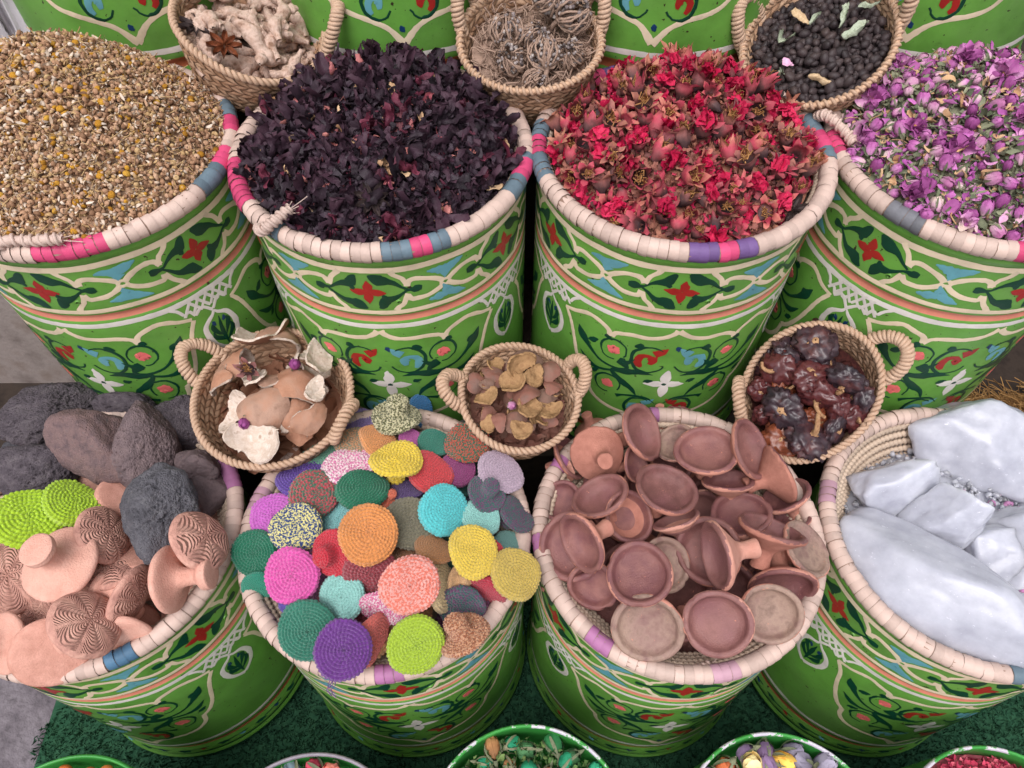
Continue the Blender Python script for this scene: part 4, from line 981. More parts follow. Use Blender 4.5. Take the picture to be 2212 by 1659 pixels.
ST = [  # px, py, half width, half height, tilt, layer, material, pores, label
 (100, 892, 106, 62, 8, .5, 0, .07, 'long dark lava stone at the back left, topmost of the stones'),
 (277, 884, 72, 38, -5, 0, 0, .06, 'lava stone at the back between the long one and the round dark one'),
 (392, 926, 66, 56, -25, 0, 0, .05, 'dark lava stone at the back right of the stone basket'),
 (55, 975, 52, 30, 0, -1, 2, .06, 'small grey lava stone wedged at the left rim'),
 (88, 1020, 84, 62, 20, 0, 0, .06, 'dark lava stone at the left just above the lime crochet'),
 (425, 1012, 56, 42, 0, -.5, 3, .05, 'small lava stone behind the blue grey one'),
 (460, 1062, 46, 44, 0, -1, 3, .02, 'smooth brown lava stone at the right rim'),
 (312, 968, 74, 92, 5, .6, 3, .06, 'brownish lava stone in the middle with a pointed top'),
 (203, 962, 72, 90, 5, 1.6, 1, .025, 'smooth reddish lava stone in the middle of the stones'),
 (338, 1092, 84, 82, 5, 2, 2, .055, 'blue grey porous lava stone in front of the other stones'),
]
for i, (px, py, a, b, tl, ly, m, po, lab) in enumerate(ST):
    p, t = on_surface(px, py, HPF0.z, .012 + .02 * ly); k = t / F
    mb = rock_mesh(31 + i, (1, 1, 1), 16, .10, 6 if po > .045 else 5, po, 8.5 * (a + b) / 150, .024)
    o = mb.obj('lava_stone', [LV[m]]); v = ray(px, py).normalized()
    zx = (RIGHT - v * RIGHT.dot(v)).normalized(); M = Matrix((zx, v.cross(zx) * -1, -v)).transposed(); M = M @ Matrix.Rotation(math.radians(tl), 3, 'Z')
    place(o, p, M.to_quaternion(), (a * k * .97, b * k * .97, (a + b) * .40 * k)); tag(o, lab, 'lava stone', 'lava stones')
for x, y, a, ra, ln, ly, lab, kn in ((160, 1082, 60, .75, 70, 1.2, 'lime green crocheted scrubber lying on its side, knob pointing down', False), (62, 1116, 69, .93, 90, 2.2, 'lime green crocheted scrubber facing up at the left edge', False)):
    scrubber(x, y, a, ra, ln, HPF0, .01 + .02 * ly, (176, 212, 42), None, lab, kn, CRM[3 if ly > 2 else 1], 'lime crocheted scrubbers among the stones')
o = None
SCLAY = pmat('salmon_clay', [lin(178, 126, 110), lin(206, 154, 138), lin(216, 170, 154)], 2.4, .9, .15, .3, 20, .015, rnd=.3)
def comb_clay(NSEC=9, FREQ=62.0, CURV=.8):
    s = NT('combed_clay'); v0 = s.coords(False); ns_ = s.n('TexNoise'); ns_.inputs['Scale'].default_value = 2.5; s.l(v0, ns_.inputs['Vector']); vm = s.n('VectorMath', operation='SCALE'); vm.inputs['Scale'].default_value = .14; s.l(ns_.outputs['Color'], vm.inputs[0]); va = s.n('VectorMath', operation='ADD'); s.l(v0, va.inputs[0]); s.l(vm.outputs[0], va.inputs[1]); vb = s.n('VectorMath', operation='ADD'); vb.inputs[1].default_value = (-.07, -.07, -.07); s.l(va.outputs[0], vb.inputs[0]); v = vb.outputs[0]; sp = s.n('SeparateXYZ'); s.l(v, sp.inputs[0])
    oi = s.n('ObjectInfo').outputs['Random']
    ang = s.math('ARCTAN2', sp.outputs['Y'], sp.outputs['X']); r = s.math('SQRT', s.math('ADD', s.math('MULTIPLY', sp.outputs['X'], sp.outputs['X']), s.math('MULTIPLY', sp.outputs['Y'], sp.outputs['Y'])))
    fr = s.math('FRACT', s.math('ADD', s.math('MULTIPLY', ang, NSEC / (2 * PI)), .5))
    d = s.math('ABSOLUTE', s.math('SUBTRACT', fr, .5)); d2 = s.math('MULTIPLY', d, d)
    arcs = s.math('SINE', s.math('MULTIPLY', s.math('ADD', r, s.math('MULTIPLY', s.math('MULTIPLY', d2, CURV), s.math('ADD', r, .15))), FREQ))
    arcs = s.math('MULTIPLY', arcs, s.math('LESS_THAN', d, .44)); line = s.math('GREATER_THAN', s.math('MULTIPLY', d, s.math('ADD', r, .4)), .55)
    top = s.math('GREATER_THAN', sp.outputs['Z'], -.02); rin = s.math('LESS_THAN', r, .9)
    h = s.math('MULTIPLY', s.math('MULTIPLY', s.math('SUBTRACT', s.math('MULTIPLY', arcs, .5), s.math('MULTIPLY', s.math('GREATER_THAN', d, .45), 1.0)), top), rin)
    h = s.math('ADD', h, s.math('MULTIPLY', s.noise(v, 5), .3))
    s.l(s.ramp(s.noise(v, 2.5, 5), [lin(158, 114, 104), lin(190, 142, 128), lin(206, 160, 144)], .3, .7), s.b.inputs['Base Color'])
    s.bump(h, .55, .022); return s.done(.9, .15)
COMBS = [comb_clay(9, 62.0, .8), comb_clay(7, 52.0, -.9), comb_clay(6, 70.0, 1.6)]
def clay_scrub(seed, patterned, flare=.42, slen=.9):
    r = np.random.default_rng(seed); n = 96 if patterned else 48
    dm = .2 if patterned else .06
    prof = [(.002, dm), (.4, dm * .86), (.7, dm * .5), (.88, dm * .1), (.97, -.06), (1.0, -.13), (.97, -.21), (.85, -.27), (.6, -.33), (.40, -.42), (.30, -.55), (.27, -.55 - slen * .25), (.30, -.5 - slen * .45), (flare, -.5 - slen * .6), (flare, -.5 - slen * .75), (flare * .9, -.52 - slen * .8), (.002, -.53 - slen * .8)]
    P = smooth_path(np.array(prof), 110 if patterned else 56)
    G = lathe(np.column_stack([np.maximum(P[:, 0], .002), P[:, 1]]), n); a = np.arange(n) * 2 * PI / n
    G[:, :, :2] *= (1 + .02 * np.sin(2 * a + r.uniform(0, 6)) + .014 * np.sin(3 * a + r.uniform(0, 6)) + .008 * np.sin(7 * a + r.uniform(0, 6)))[None, :, None]
    if patterned:                                              # combed arcs and radial lines cut into the face
        X, Y, Z = G[..., 0], G[..., 1], G[..., 2]; R = np.hypot(X, Y); A = np.arctan2(Y, X); NS = int(r.integers(8, 11)); fr = (A * NS / (2 * PI) + .5) % 1; d = np.abs(fr - .5)
        m = (np.arange(len(P)) < 45)[:, None] * (R < .88); Z -= m * (.030 * (d * R > .055 + .38 * R - .0 * R) * 0 + .03 * np.exp(-((.5 - d) * 2 * PI * R / NS / .022) ** 2))
    G += .005 * nzs(G, 4, seed).reshape(G.shape[:2])[..., None]
    mi = []
    kb = 46 if patterned else -1
    for i in range(len(G) - 1): mi += [1 if i < kb else 0] * n
    return MB().grid(G, cv=True, mi=mi, flip=True).mesh('clay_scrubber', [SCLAY, COMBS[seed % 3]])
CPT = [clay_scrub(60 + i, True) for i in range(3)]; CPL = [clay_scrub(70, False), clay_scrub(71, False, .46, 1.1), clay_scrub(72, False, .36, .8)]
CS = [  # px, py, half width, ratio, lean, layer, mesh, label, stem towards viewer
 (265, 1068, 52, .8, 60, -1, CPL[0], 'plain pink clay disc between the lava stones and the lime scrubber', False),
 (2, 1008, 46, .5, 120, -1, CPL[2], 'pale clay disc at the very left edge behind the lime scrubber', False),
 (320, 1195, 60, .5, 90, -1, CPL[0], 'clay disc in the shade under the blue grey stone', False),
 (245, 1228, 58, .55, 110, 0, CPT[1], 'half-hidden combed clay scrubber between two plain ones', False),
 (228, 1152, 66, .72, 30, 1, CPT[0], 'combed clay scrubber below the lime one and beside the blue grey stone', False),
 (22, 1245, 86, .90, 150, 0, CPT[2], 'large combed clay scrubber at the left edge with a star of grooves', False),
 (85, 1330, 52, .7, 200, -1, CPT[1], 'dark combed clay scrubber in the shade at the lower left', False),
 (265, 1380, 66, .5, 250, 0, CPL[2], 'plain clay disc under the large combed one at the front', False),
 (438, 1164, 72, .70, 35, 4.5, CPT[1], 'combed clay scrubber leaning on the right rim', False),
 (288, 1292, 70, .42, 340, 1, CPT[0], 'combed clay scrubber standing on edge in the middle', False),
 (358, 1252, 74, .50, 8, 2.5, CPL[1], 'plain clay scrubber on its side with the stem pointing right', True),
 (138, 1222, 82, .78, 150, 2, CPL[0], 'plain clay scrubber with its round knob towards the viewer', True),
 (20, 1388, 66, .55, 190, 1, CPL[1], 'clay scrubber at the lower left edge with a thick stem', True),
 (105, 1416, 80, .86, 250, 2, CPL[2], 'plain flat clay disc hanging over the front rim', False),
 (190, 1344, 78, .82, 40, 3, CPT[2], 'large combed clay scrubber at the front of the basket', False),
]
for px, py, a, ra, ln, ly, me, lab, kn in CS:
    p, t = on_surface(px, py, HPF0.z, .010 + .016 * ly); n = axis_from(px, py, ra, ln)
    if kn: n = -n
    o = link('clay_scrubber', me); place(o, p, quat(n, RND.uniform(0, 6.28)), sized(a, t)); tag(o, lab, 'clay scrubber', 'clay scrubbers')

# ------------------------------------------------------------------ white crystals
def crystal():
    s = NT('milky_crystal'); v = s.coords()
    s.l(s.ramp(s.noise(v, 18, 5, .6), [lin(160, 161, 173), lin(176, 177, 188), lin(190, 191, 201)], .3, .7), s.b.inputs['Base Color'])
    vo = s.n('TexVoronoi', feature='F1'); vo.inputs['Scale'].default_value = 95; s.l(v, vo.inputs['Vector'])
    m = s.math('ADD', s.math('MULTIPLY', vo.outputs['Distance'], .22), s.math('MULTIPLY', s.noise(v, 34, 5, .55), 1.0))
    mp = s.n('Mapping'); mp.inputs['Scale'].default_value = (1, 1.7, 1.3); s.l(v, mp.inputs['Vector'])
    fl = s.ramp(s.noise(mp.outputs[0], 95, 7, .75), [(0, 0, 0, 1), (1, 1, 1, 1)], .63, .68); m = s.math('ADD', m, s.math('MULTIPLY', fl, .22)); s.bump(m, .16, .004)
    c0 = s.b.inputs['Base Color'].links[0].from_socket; s.l(s.mix(fl, c0, lin(222, 222, 230)), s.b.inputs['Base Color'])
    s.b.inputs['IOR'].default_value = 1.45
    return s.done(.26, .5, .9)
CRY = crystal()
HPF3 = Heap(XS[3], YF, ZF - .06, .205, .05, 2.2)
CR = [(2112, 968, 142, 118, -20, 1.5, 81, 'largest white crystal chunk at the back of the coiled basket'), (2205, 1180, 74, 78, 0, 1.0, 82, 'white crystal chunk at the right edge of the picture'),
      (2140, 1190, 70, 52, 0, 0, 85, 'white crystal piece low between the other chunks'), (1922, 1056, 80, 56, 10, 1.6, 83, 'smaller white crystal chunk at the back left'),
      (2064, 1116, 64, 56, 15, 2.2, 84, 'small white crystal chunk in the middle of the basket'), (2022, 1274, 212, 96, -28, 2.0, 86, 'long smooth white crystal slab in front'),
      (2250, 1060, 90, 80, 0, 1.0, 87, 'white crystal chunk cut off by the right edge')]
for px, py, a, b, tl, ly, sd_, lab in CR:
    p, t = on_surface(px, py, HPF3.z, .012 + .014 * ly); k = t / F; sm = sd_ == 86
    o = rock_mesh(sd_, (a * k, b * k, min(a, b) * .62 * k), 15 if not sm else 14, .022 if not sm else .08, 5, 0, 0, .022 if not sm else .014, .72 if not sm else .8).obj('crystal_chunk', [CRY])
    v = ray(px, py).normalized(); zx = (RIGHT - v * RIGHT.dot(v)).normalized(); M = Matrix((zx, v.cross(zx) * -1, -v)).transposed() @ Matrix.Rotation(math.radians(tl), 3, 'Z')
    place(o, p, M.to_quaternion()); tag(o, lab, 'crystal', 'white crystal chunks')
r_ = np.random.default_rng(5); sc = Scatter(); V, Fc = HPF3.mesh(); sc.base(V, Fc, 0); p_ = HPF3.pts(1500, r_, .0, .003)
sc.add(blob(r_, 1, .006, .005, .004, .3), p_, rand_rot(1500, r_), r_.uniform(.3, 1.3, 1500), r_.choice([0, 1], 1500, p=[.9, .1]))
tag(sc.obj('crystal_crumbs', [CRY, ROSE]), 'crumbs of white crystal and petals at the bottom of the coiled basket', 'crystal crumbs', kind='stuff')
# the lower layers one glimpses through the gaps
r_ = np.random.default_rng(77)
CC = ((150, 60, 72), (80, 62, 110), (60, 120, 110), (176, 122, 76), (120, 60, 100), (130, 124, 100))
for (x, y) in spread(24, .19, .062, r_, XS[1], YF):
    o = link('crochet_scrubber', CRM[r_.integers(5)]); place(o, (x, y, HPF1.z(x, y) - .052 + r_.normal(0, .008)), quat(Vector((r_.normal(0, .4), r_.normal(0, .4), 1))), .052)
    o.material_slots[0].link = 'OBJECT'; o.material_slots[0].material = yarn_for(CC[r_.integers(6)]); tag(o, 'crocheted scrubber buried under the others, hardly showing in the gaps', 'scrubber', 'buried crocheted scrubbers')
for (x, y) in spread(24, .19, .062, r_, XS[2], YF):
    o = link('clay_pot', POTS[r_.integers(4)]); place(o, (x, y, HPF2.z(x, y) - .085 + r_.normal(0, .01)), quat(Vector((r_.normal(0, .6), r_.normal(0, .6), 1))), .056); tag(o, 'clay pot buried under the others, hardly showing in the gaps', 'clay pot', 'buried clay pots')
for (x, y) in spread(20, .18, .065, r_, XS[0], YF):
    o = link('clay_scrubber', CPL[r_.integers(3)]); place(o, (x, y, HPF0.z(x, y) - .062 + r_.normal(0, .01)), quat(Vector((r_.normal(0, .5), r_.normal(0, .5), 1))), .055); tag(o, 'clay scrubber buried under the others, hardly showing in the gaps', 'clay scrubber', 'buried clay scrubbers')

# ------------------------------------------------------------------ small woven palm baskets
PALM = pmat('palm_braid', [lin(138, 102, 76), lin(178, 140, 112), lin(196, 162, 134), lin(160, 122, 94)], 120, .6, .35, .4, 380, .0015, rnd=.55, island=True)
CORD = pmat('palm_cord', [lin(142, 110, 88), lin(178, 146, 122), lin(194, 166, 144)], 160, .6, .35, .4, 420, .0015, rnd=.5, island=True)
def palm_basket(px, py, zc_, a, ratio, lean, depth, handles, label, flare=.74, rimstyle='rope', seed=0, squash=1.0, squash_dir=0):
    """woven bowl: the rim is the circle seen at px, py with half width a; handles are angles round the rim"""
    p, t = on_z(px, py, zc_); n = axis_from(px, py, ratio, lean); R = a * t / F; r = np.random.default_rng(seed)
    e = empty('palm_basket', p, label=label, cat='basket', group='small woven palm baskets with two handles'); e.rotation_mode = 'QUATERNION'; e.rotation_quaternion = quat(n)
    M = quat(n).to_matrix().transposed()                      # world -> local, to find handle angles
    SQ = squash
    def S(ang, d, off=0.0):                                   # wall point: d = 0 rim .. 1 bottom
        d = np.asarray(d, float); rr = R * (1 + (flare - 1) * d ** 1.25) * (1 + .02 * np.sin(2 * ang + seed) + .015 * np.sin(3 * ang + 2 * seed)) + off
        rr = rr * np.where(d > .93, 1 - (d - .93) * 2.0, 1)
        return np.stack([rr * np.cos(ang) * SQ, rr * np.sin(ang) / SQ, -depth * d + .006 * np.sin(2 * ang + seed * 1.7) * (1 - d)], -1)
    mb = MB(); A = np.linspace(0, 2 * PI, 49)[:-1]; D = np.linspace(0, 1, 8)
    mb.grid(np.array([S(A, np.full(48, d), -.0012) for d in D]), cv=True); mb.grid(lathe([(R * flare * .9, -depth), (.001, -depth)], 48), cv=True); mb.obj('basket_shell', [PALM], e)
    sc = Scatter(); rows = max(6, int(depth / .0112)); ne = int(2 * PI * R / .0185)
    q = np.linspace(-.5, .5, 4)
    for side in (1, -1):
        for i in range(rows):
            lean_ = .95 if i % 2 else -.95
            for k in range(ne):
                ang0 = 2 * PI * (k + .5 * (i // 2 % 2)) / ne; G = np.zeros((4, 4, 3)); jo = r.normal(0, .0003)
                for u in range(4):
                    dd = (i + .5 + q[u] * 1.06) / rows; aa = ang0 + 2 * PI / ne * (q * .94 + lean_ * q[u] * 1.0)
                    off = .0006 + .0032 * (1 - (2 * q[u]) ** 2) * .8 + .0009 * (1 - (2 * q) ** 2) + jo + .0012 * q * (1 if lean_ > 0 else -1)
                    G[u] = S(aa, np.full(4, np.clip(dd, 0, 1)), 0) if False else np.array([S(np.array(x), np.array(np.clip(dd, 0, 1.0)), side * o_ - (0 if side > 0 else .0024)) for x, o_ in zip(aa, off)])
                sc.base(G, gridf(4, 4), 0)
    o = sc.obj('braid_strips', [PALM], parent=e); o['kind'] = 'stuff'
    ring = S(np.linspace(0, 2 * PI, 97)[:-1], np.zeros(96), .0005)
    if rimstyle == 'rope':
        for k in range(2):
            mb = MB(); hx = helix(ring, .0036, int(2 * PI * R / .019), PI * k, True, 420); mb.tube(hx, .0040, 6, True); mb.obj('rim_cord', [CORD], e)
    else:
        mb = MB(); mb.tube(ring, .0045, 7, True); mb.obj('rim_core', [PALM], e)
        m_ = int(2 * PI * R / .011); hx = helix(ring, .0052, m_, 0, True, m_ * 9); mb = MB(); mb.tube(hx, .0030, 5, True); mb.obj('rim_cord', [CORD], e)
    for (hx_, hy_, w_, h_, tilt) in handles:                  # handle: pixel of its middle, width, height, outward tilt
        loc = M @ (on_z(hx_, hy_, p.z)[0] - p); ang = math.atan2(loc.y, loc.x)
        c = np.array(S(np.array(ang), np.array(.06), .002)); tv = np.array([-math.sin(ang), math.cos(ang), 0]); rv = np.array([math.cos(ang), math.sin(ang), 0])
        up = rv * math.sin(tilt) + np.array([0, 0, 1]) * math.cos(tilt); an = np.linspace(-.25, PI + .25, 26)
        path = np.array([c + tv * w_ * .5 * math.cos(x) * (1.0 if 0 < x < PI else .96) + up * h_ * math.sin(x) - (rv * .0) for x in an])
        mb = MB(); mb.tube(path, .0070, 7); h = mb.obj('handle', [CORD], e)
        L = np.linalg.norm(np.diff(path, axis=0), axis=1).sum(); m_ = int(L / .0135)
        for k in range(2):
            mb = MB(); mb.tube(helix(path, (.0078 + .0004 * k) * (1 + r.normal(0, .05, m_ * 14))[:, None], m_, PI * k + r.uniform(0, .6), n=m_ * 14), .0041, 6); mb.obj('handle_cord', [CORD], h)
    e['_'] = 0; del e['_']
    return e, p, n, R
def in_basket(b, u, v, w_):
    """world point inside a basket from bowl coordinates (u right, v away, as fractions of the radius; w up along the axis in metres)"""
    e, p, n, R = b; x = (RIGHT - n * RIGHT.dot(n)).normalized(); y = n.cross(x)
    return p + x * (u * R) + y * (v * R) + n * w_
def facing(b, tilt, r):
    e, p, n, R = b; x = (RIGHT - n * RIGHT.dot(n)).normalized(); y = n.cross(x)
    return (n + x * r.normal(0, tilt) + y * r.normal(0, tilt)).normalized()
BK1 = palm_basket(545, 52, 1.10, 158, .66, 88, .115, ((385, 10, .058, .052, .5), (700, 45, .070, .085, .15)), 'small palm basket of pale ginger roots behind the chamomile', seed=1)
BK2 = palm_basket(1148, 82, 1.095, 150, .70, 90, .125, ((1000, 40, .060, .055, .2), (1296, 40, .060, .055, .25)), 'small palm basket of curled dry seed heads behind the hibiscus', rimstyle='braid', seed=2)
BK3 = palm_basket(1765, 85, 1.09, 158, .78, 92, .115, ((1622, 40, .070, .072, .1), (1950, 55, .085, .080, .35)), 'small palm basket of black seeds at the upper right', rimstyle='braid', seed=3)
BK4 = palm_basket(588, 852, .70, 168, .82, 118, .10, ((408, 775, .070, .060, .7), (742, 905, .072, .030, .3)), 'small palm basket of citrus peel between the drums', seed=4)
BK5 = palm_basket(1121, 854, .70, 127, .88, 80, .105, ((985, 850, .058, .046, .8), (1256, 812, .058, .050, .3)), 'small palm basket of pomegranate peel in the middle', seed=5)
BK6 = palm_basket(1748, 846, .70, 143, .99, 70, .115, ((1602, 850, .080, .034, .1), (1888, 800, .075, .055, .9)), 'small palm basket of dried dark peppers', seed=6, squash=.92)

def fill(b, mat, r, n, tm, lev=-.03, s=(.6, 1.2)):
    """loose small filling under the pieces one can tell apart"""
    e, p, nn, R = b; sc = Scatter(); q = R * .86 * np.sqrt(r.uniform(0, 1, n)); a = r.uniform(0, 2 * PI, n)
    pts = np.stack([q * np.cos(a), q * np.sin(a), lev + r.normal(0, .004, n)], 1); D = lathe([(.001, lev - .006), (R * .88, lev - .008)], 32); Mx = np.array(quat(nn).to_matrix())
    sc.base((D.reshape(-1, 3) @ Mx.T) + np.array(p), gridf(2, 32, cv=True), 0); sc.add(tm, pts @ Mx.T + np.array(p), rand_rot(n, r), r.uniform(*s, n), 0); return sc
# ginger
GING = pmat('dry_ginger_skin', [lin(132, 102, 84), lin(182, 152, 136), lin(200, 174, 160), lin(158, 130, 114)], 55, .85, .15, .9, 190, .003)
def ginger_mesh(seed):
    r = np.random.default_rng(seed); mb = MB(); n = 22; L = .092
    pth = smooth_path([(-.5 * L, 0, 0), (-.2 * L, r.normal(0, .008), r.normal(0, .004)), (.15 * L, r.normal(0, .009), r.normal(0, .005)), (.5 * L, r.normal(0, .010), 0)], n); u = np.linspace(0, 1, n)
    rad = .0118 * np.sin(PI * np.clip(u * .9 + .06, 0, 1)) ** .55 * (1 + .22 * np.sin(u * r.uniform(14, 20) + r.uniform(0, 6))) + .001
    for c_, q, sc_ in [(pth, rad, 1)] + [(smooth_path([pth[k], pth[k] + d * .6, pth[k] + d], 10), .0095 * np.sin(PI * np.linspace(.25, .98, 10)) ** .6 * (1 + .15 * np.sin(np.arange(10) * 1.7)), 1) for k, d in
                               ((int(r.integers(5, 9)), np.array([r.uniform(-.015, .01), r.choice([-1, 1]) * .027, .004])), (int(r.integers(12, 17)), np.array([r.uniform(-.005, .02), r.choice([-1, 1]) * .022, -.002])))]:
        G = tube_grid(c_, q, 12); G = G + .0028 * nzs(G, 75, seed).reshape(G.shape[:2])[..., None]; mb.grid(G, cv=True, flip=True); b0 = mb.n - len(G) * 12
        mb.f.append(tuple(b0 + i for i in range(12))); mb.f.append(tuple(b0 + (len(G) - 1) * 12 + i for i in range(12))[::-1]); mb.m += [0, 0]
    return mb.mesh('ginger_root', [GING])
GM = [ginger_mesh(90 + i) for i in range(7)]; r = np.random.default_rng(31)
for i in range(26):
    u, v = (r.uniform(-.58, .58), r.uniform(-.60, .72)); lev = -.032 + .017 * (i // 8) - .01 * (u * u + v * v)
    o = link('ginger_root', GM[i % 7]); place(o, in_basket(BK1, u, v, lev), quat(facing(BK1, .22, r), r.uniform(0, 6.28)), r.uniform(.75, 1.15))
    tag(o, 'knobbly pale dried ginger root in the small basket at the upper left', 'ginger root', 'ginger roots in the small basket')
tag(fill(BK1, GING, r, 300, blob(r, 1, .012, .008, .006, .2), -.045).obj('ginger_pieces', [GING]), 'broken ginger bits at the bottom of the ginger basket', 'ginger bits', kind='stuff')
ANIS = pmat('star_anise', [lin(84, 44, 26), lin(128, 70, 42), lin(104, 56, 36)], 200, .6, .3, .3, 500); ANISD = pmat('dark_star_anise', [lin(48, 38, 38), lin(78, 64, 62)], 200, .65, .3, .3, 500)
def anise(mat):
    mb = MB(); r = np.random.default_rng(9)
    for k in range(8):
        a = 2 * PI * k / 8 + r.normal(0, .06); L = r.uniform(.85, 1.1); G = np.zeros((7, 5, 3))
        for i in range(7):
            u = i / 6; w_ = .0042 * math.sin(PI * min(1, u * .86 + .1)) + .0003
            for j in range(5):
                q = (j - 2) / 2; x = L * (.002 + .022 * u); y = w_ * (abs(q) ** .7) * (1 if q > 0 else -1) * (.55 + .45 * abs(q)); z = .0045 * (1 - abs(q)) * -1.2 + .003 * abs(q) + .002 * u * u
                G[i, j] = (x * math.cos(a) - y * math.sin(a), x * math.sin(a) + y * math.cos(a), z)
        mb.grid(G); mb.grid(G + np.array([0, 0, -.0018]), flip=True)
    return mb.mesh('star_anise', [mat])
o = link('star_anise', anise(ANIS)); place(o, in_basket(BK1, -.26, -.62, .012), quat((BK1[2] + Vector((0, -.25, 0))).normalized(), .3), 1.1); tag(o, 'brown star anise lying on the ginger roots', 'star anise')
o = link('star_anise', anise(ANISD)); place(o, in_basket(BK1, -.66, -.40, .010), quat(BK1[2], .1), 1.0); tag(o, 'dark star anise at the left edge of the ginger basket', 'star anise')
def star_at(px, py, heap, lab):
    p, t = on_surface(px, py, heap.z, .022); o = link('star_anise', anise(ANISD)); place(o, p, quat((Vector((0, -.55, .8))).normalized(), .4), 1.15); tag(o, lab, 'star anise')
star_at(805, 432, HP1, 'dark star anise lying on the purple hibiscus near the front rim')
star_at(1712, 455, HP2, 'dark star anise on the red heap near its right front rim')

# curled dry seed heads
JER = pmat('dry_stem', [lin(120, 96, 84), lin(164, 138, 122), lin(142, 116, 104)], 200, .8, .2, .4, 600); JSEED = pmat('dry_seed', [lin(96, 84, 84), lin(140, 128, 126), lin(176, 166, 160)], 300, .8, .2, .3, 600, rnd=.6, island=True)
def jericho(seed):
    r = np.random.default_rng(seed); mb = MB(); V, Fc = ico(2)
    for k in range(26):
        a = r.uniform(0, 2 * PI); e = r.uniform(.25, 1.0); tw = r.uniform(-1.2, 1.2); th = np.linspace(-1.45, r.uniform(.6, 1.4), 12); rr = .026 * r.uniform(.85, 1.08)
        P = np.stack([rr * np.cos(th) * np.cos(a + tw * (th + 1.45) * .35), rr * np.cos(th) * np.sin(a + tw * (th + 1.45) * .35), rr * np.sin(th) * .92], 1); P += r.normal(0, .0007, P.shape)
        mb.tube(P, np.linspace(.0026, .0012, 12), 5)
        if k % 2: mb.tube(np.array([P[6], P[7] * 1.02 + r.normal(0, .003, 3), P[9] * .96 + r.normal(0, .005, 3), P[10] * .9 + r.normal(0, .006, 3)]), .0012, 4)
    for k in range(80):
        d = r.normal(size=3); d /= np.linalg.norm(d); S_ = r.uniform(.0022, .0036); mb.add(ico(1)[0] * S_ + d * .026 * r.uniform(.72, .95), ico(1)[1], 1)
    mb.tube(smooth_path([(0, 0, -.022), (.003, .004, -.034), (.01, .008, -.046)], 7), np.linspace(.005, .0028, 7), 6)
    return mb.mesh('seed_head', [JER, JSEED])
JM = [jericho(110 + i) for i in range(4)]
for i, (u, v, lv, s_, lab) in enumerate(((.32, .52, .030, 1.35, 'largest dry curled seed head, topmost in its basket'), (.62, .28, .020, 1.2, 'dry curled seed head at the right inside the basket'), (-.36, .12, .005, 1.15, 'dry curled seed head at the left with its stalk to the right'),
        (-.30, -.42, .004, 1.05, 'dry curled seed head at the lower left of its basket'), (.18, -.36, .008, 1.05, 'dry curled seed head at the lower middle of its basket'), (.55, -.30, .0, 1.0, 'small dry curled seed head at the lower right of its basket'), (.06, .05, -.004, 1.0, 'dry curled seed head in the centre, under the others'), (0.05, -.70, -.012, .8, 'small dry seed head just inside the front of the rim'))):
    o = link('seed_head', JM[i % 4]); place(o, in_basket(BK2, u, v, lv), quat(facing(BK2, .7, r), r.uniform(0, 6.28)), s_); tag(o, lab, 'seed head', 'curled dry seed heads in the small basket')
sc = fill(BK2, JER, r, 260, (tube_grid(smooth_path([(-.5, 0, 0), (-.15, .18, .05), (.2, -.15, 0), (.5, .16, -.08)], 8) * .045, .0016, 4).reshape(-1, 3), gridf(8, 4, cv=True)), -.022)
tag(sc.obj('seed_head_bits', [JER]), 'tangle of dry stems under the seed heads', 'dry stems', kind='stuff')

# black seeds with a few leaves
BLK = pmat('black_seed', [lin(34, 28, 30), lin(58, 48, 50), lin(76, 62, 60)], 200, .55, .35, .3, 500, rnd=.5)
def seed_mesh(seed):
    r = np.random.default_rng(seed); V, Fc = ico(2); X = V * np.array([.0098, .0074, .0066]); X *= r.uniform(.85, 1.12, 3); X[:, 2] *= np.where((np.abs(V[:, 1]) < .2) & (V[:, 2] > 0), .86, 1); X *= 1 + .16 * nzs(V, 2.2, seed * 3.7)[:, None]
    return MB().add(X, Fc).mesh('black_seed', [BLK])
SM = [seed_mesh(i) for i in range(7)]; pts = spread(270, BK3[3] * .90, .0108, r)
for (x, y) in pts:
    q = math.hypot(x, y) / BK3[3]; o = link('black_seed', SM[RND.randrange(7)]); place(o, in_basket(BK3, x / BK3[3] - .05, y / BK3[3] - .02, -.018 - .012 * q * q + r.normal(0, .003)), quat(facing(BK3, .8, r), r.uniform(0, 6.28)), r.uniform(.65, 1.25))
    tag(o, 'dull black seed in the heap filling the upper right basket', 'seed', 'black seeds in the small basket')
tag(fill(BK3, BLK, r, 500, (SM and (ico(1)[0] * np.array([.0095, .0072, .0062]), np.array(ico(1)[1]))), -.030).obj('seed_layer', [BLK]), 'lower layer of black seeds in the upper right basket', 'seeds', kind='stuff')
LEAF = pmat('grey_green_leaf', [lin(132, 142, 118), lin(176, 184, 164), lin(150, 156, 130)], 200, .75, .2, .3, 400); PPETAL = pmat('pink_petal', [lin(206, 140, 182), lin(228, 184, 206)], 200, .7, .2, .2, 400); TANL = pmat('tan_curl', [lin(176, 146, 112), lin(210, 184, 150)], 200, .75, .2, .3, 400)
def thick_strip(seed, mat, name, **k):
    rr = np.random.default_rng(seed); G = strip(rr, nu=12, nv=5, **k); nrm = np.cross(np.gradient(G, axis=0), np.gradient(G, axis=1)); nrm /= np.linalg.norm(nrm, axis=-1)[..., None] + 1e-9
    mb = MB(); mb.grid(G); mb.grid(G - nrm * .0007, flip=True); return mb.mesh(name, [mat])
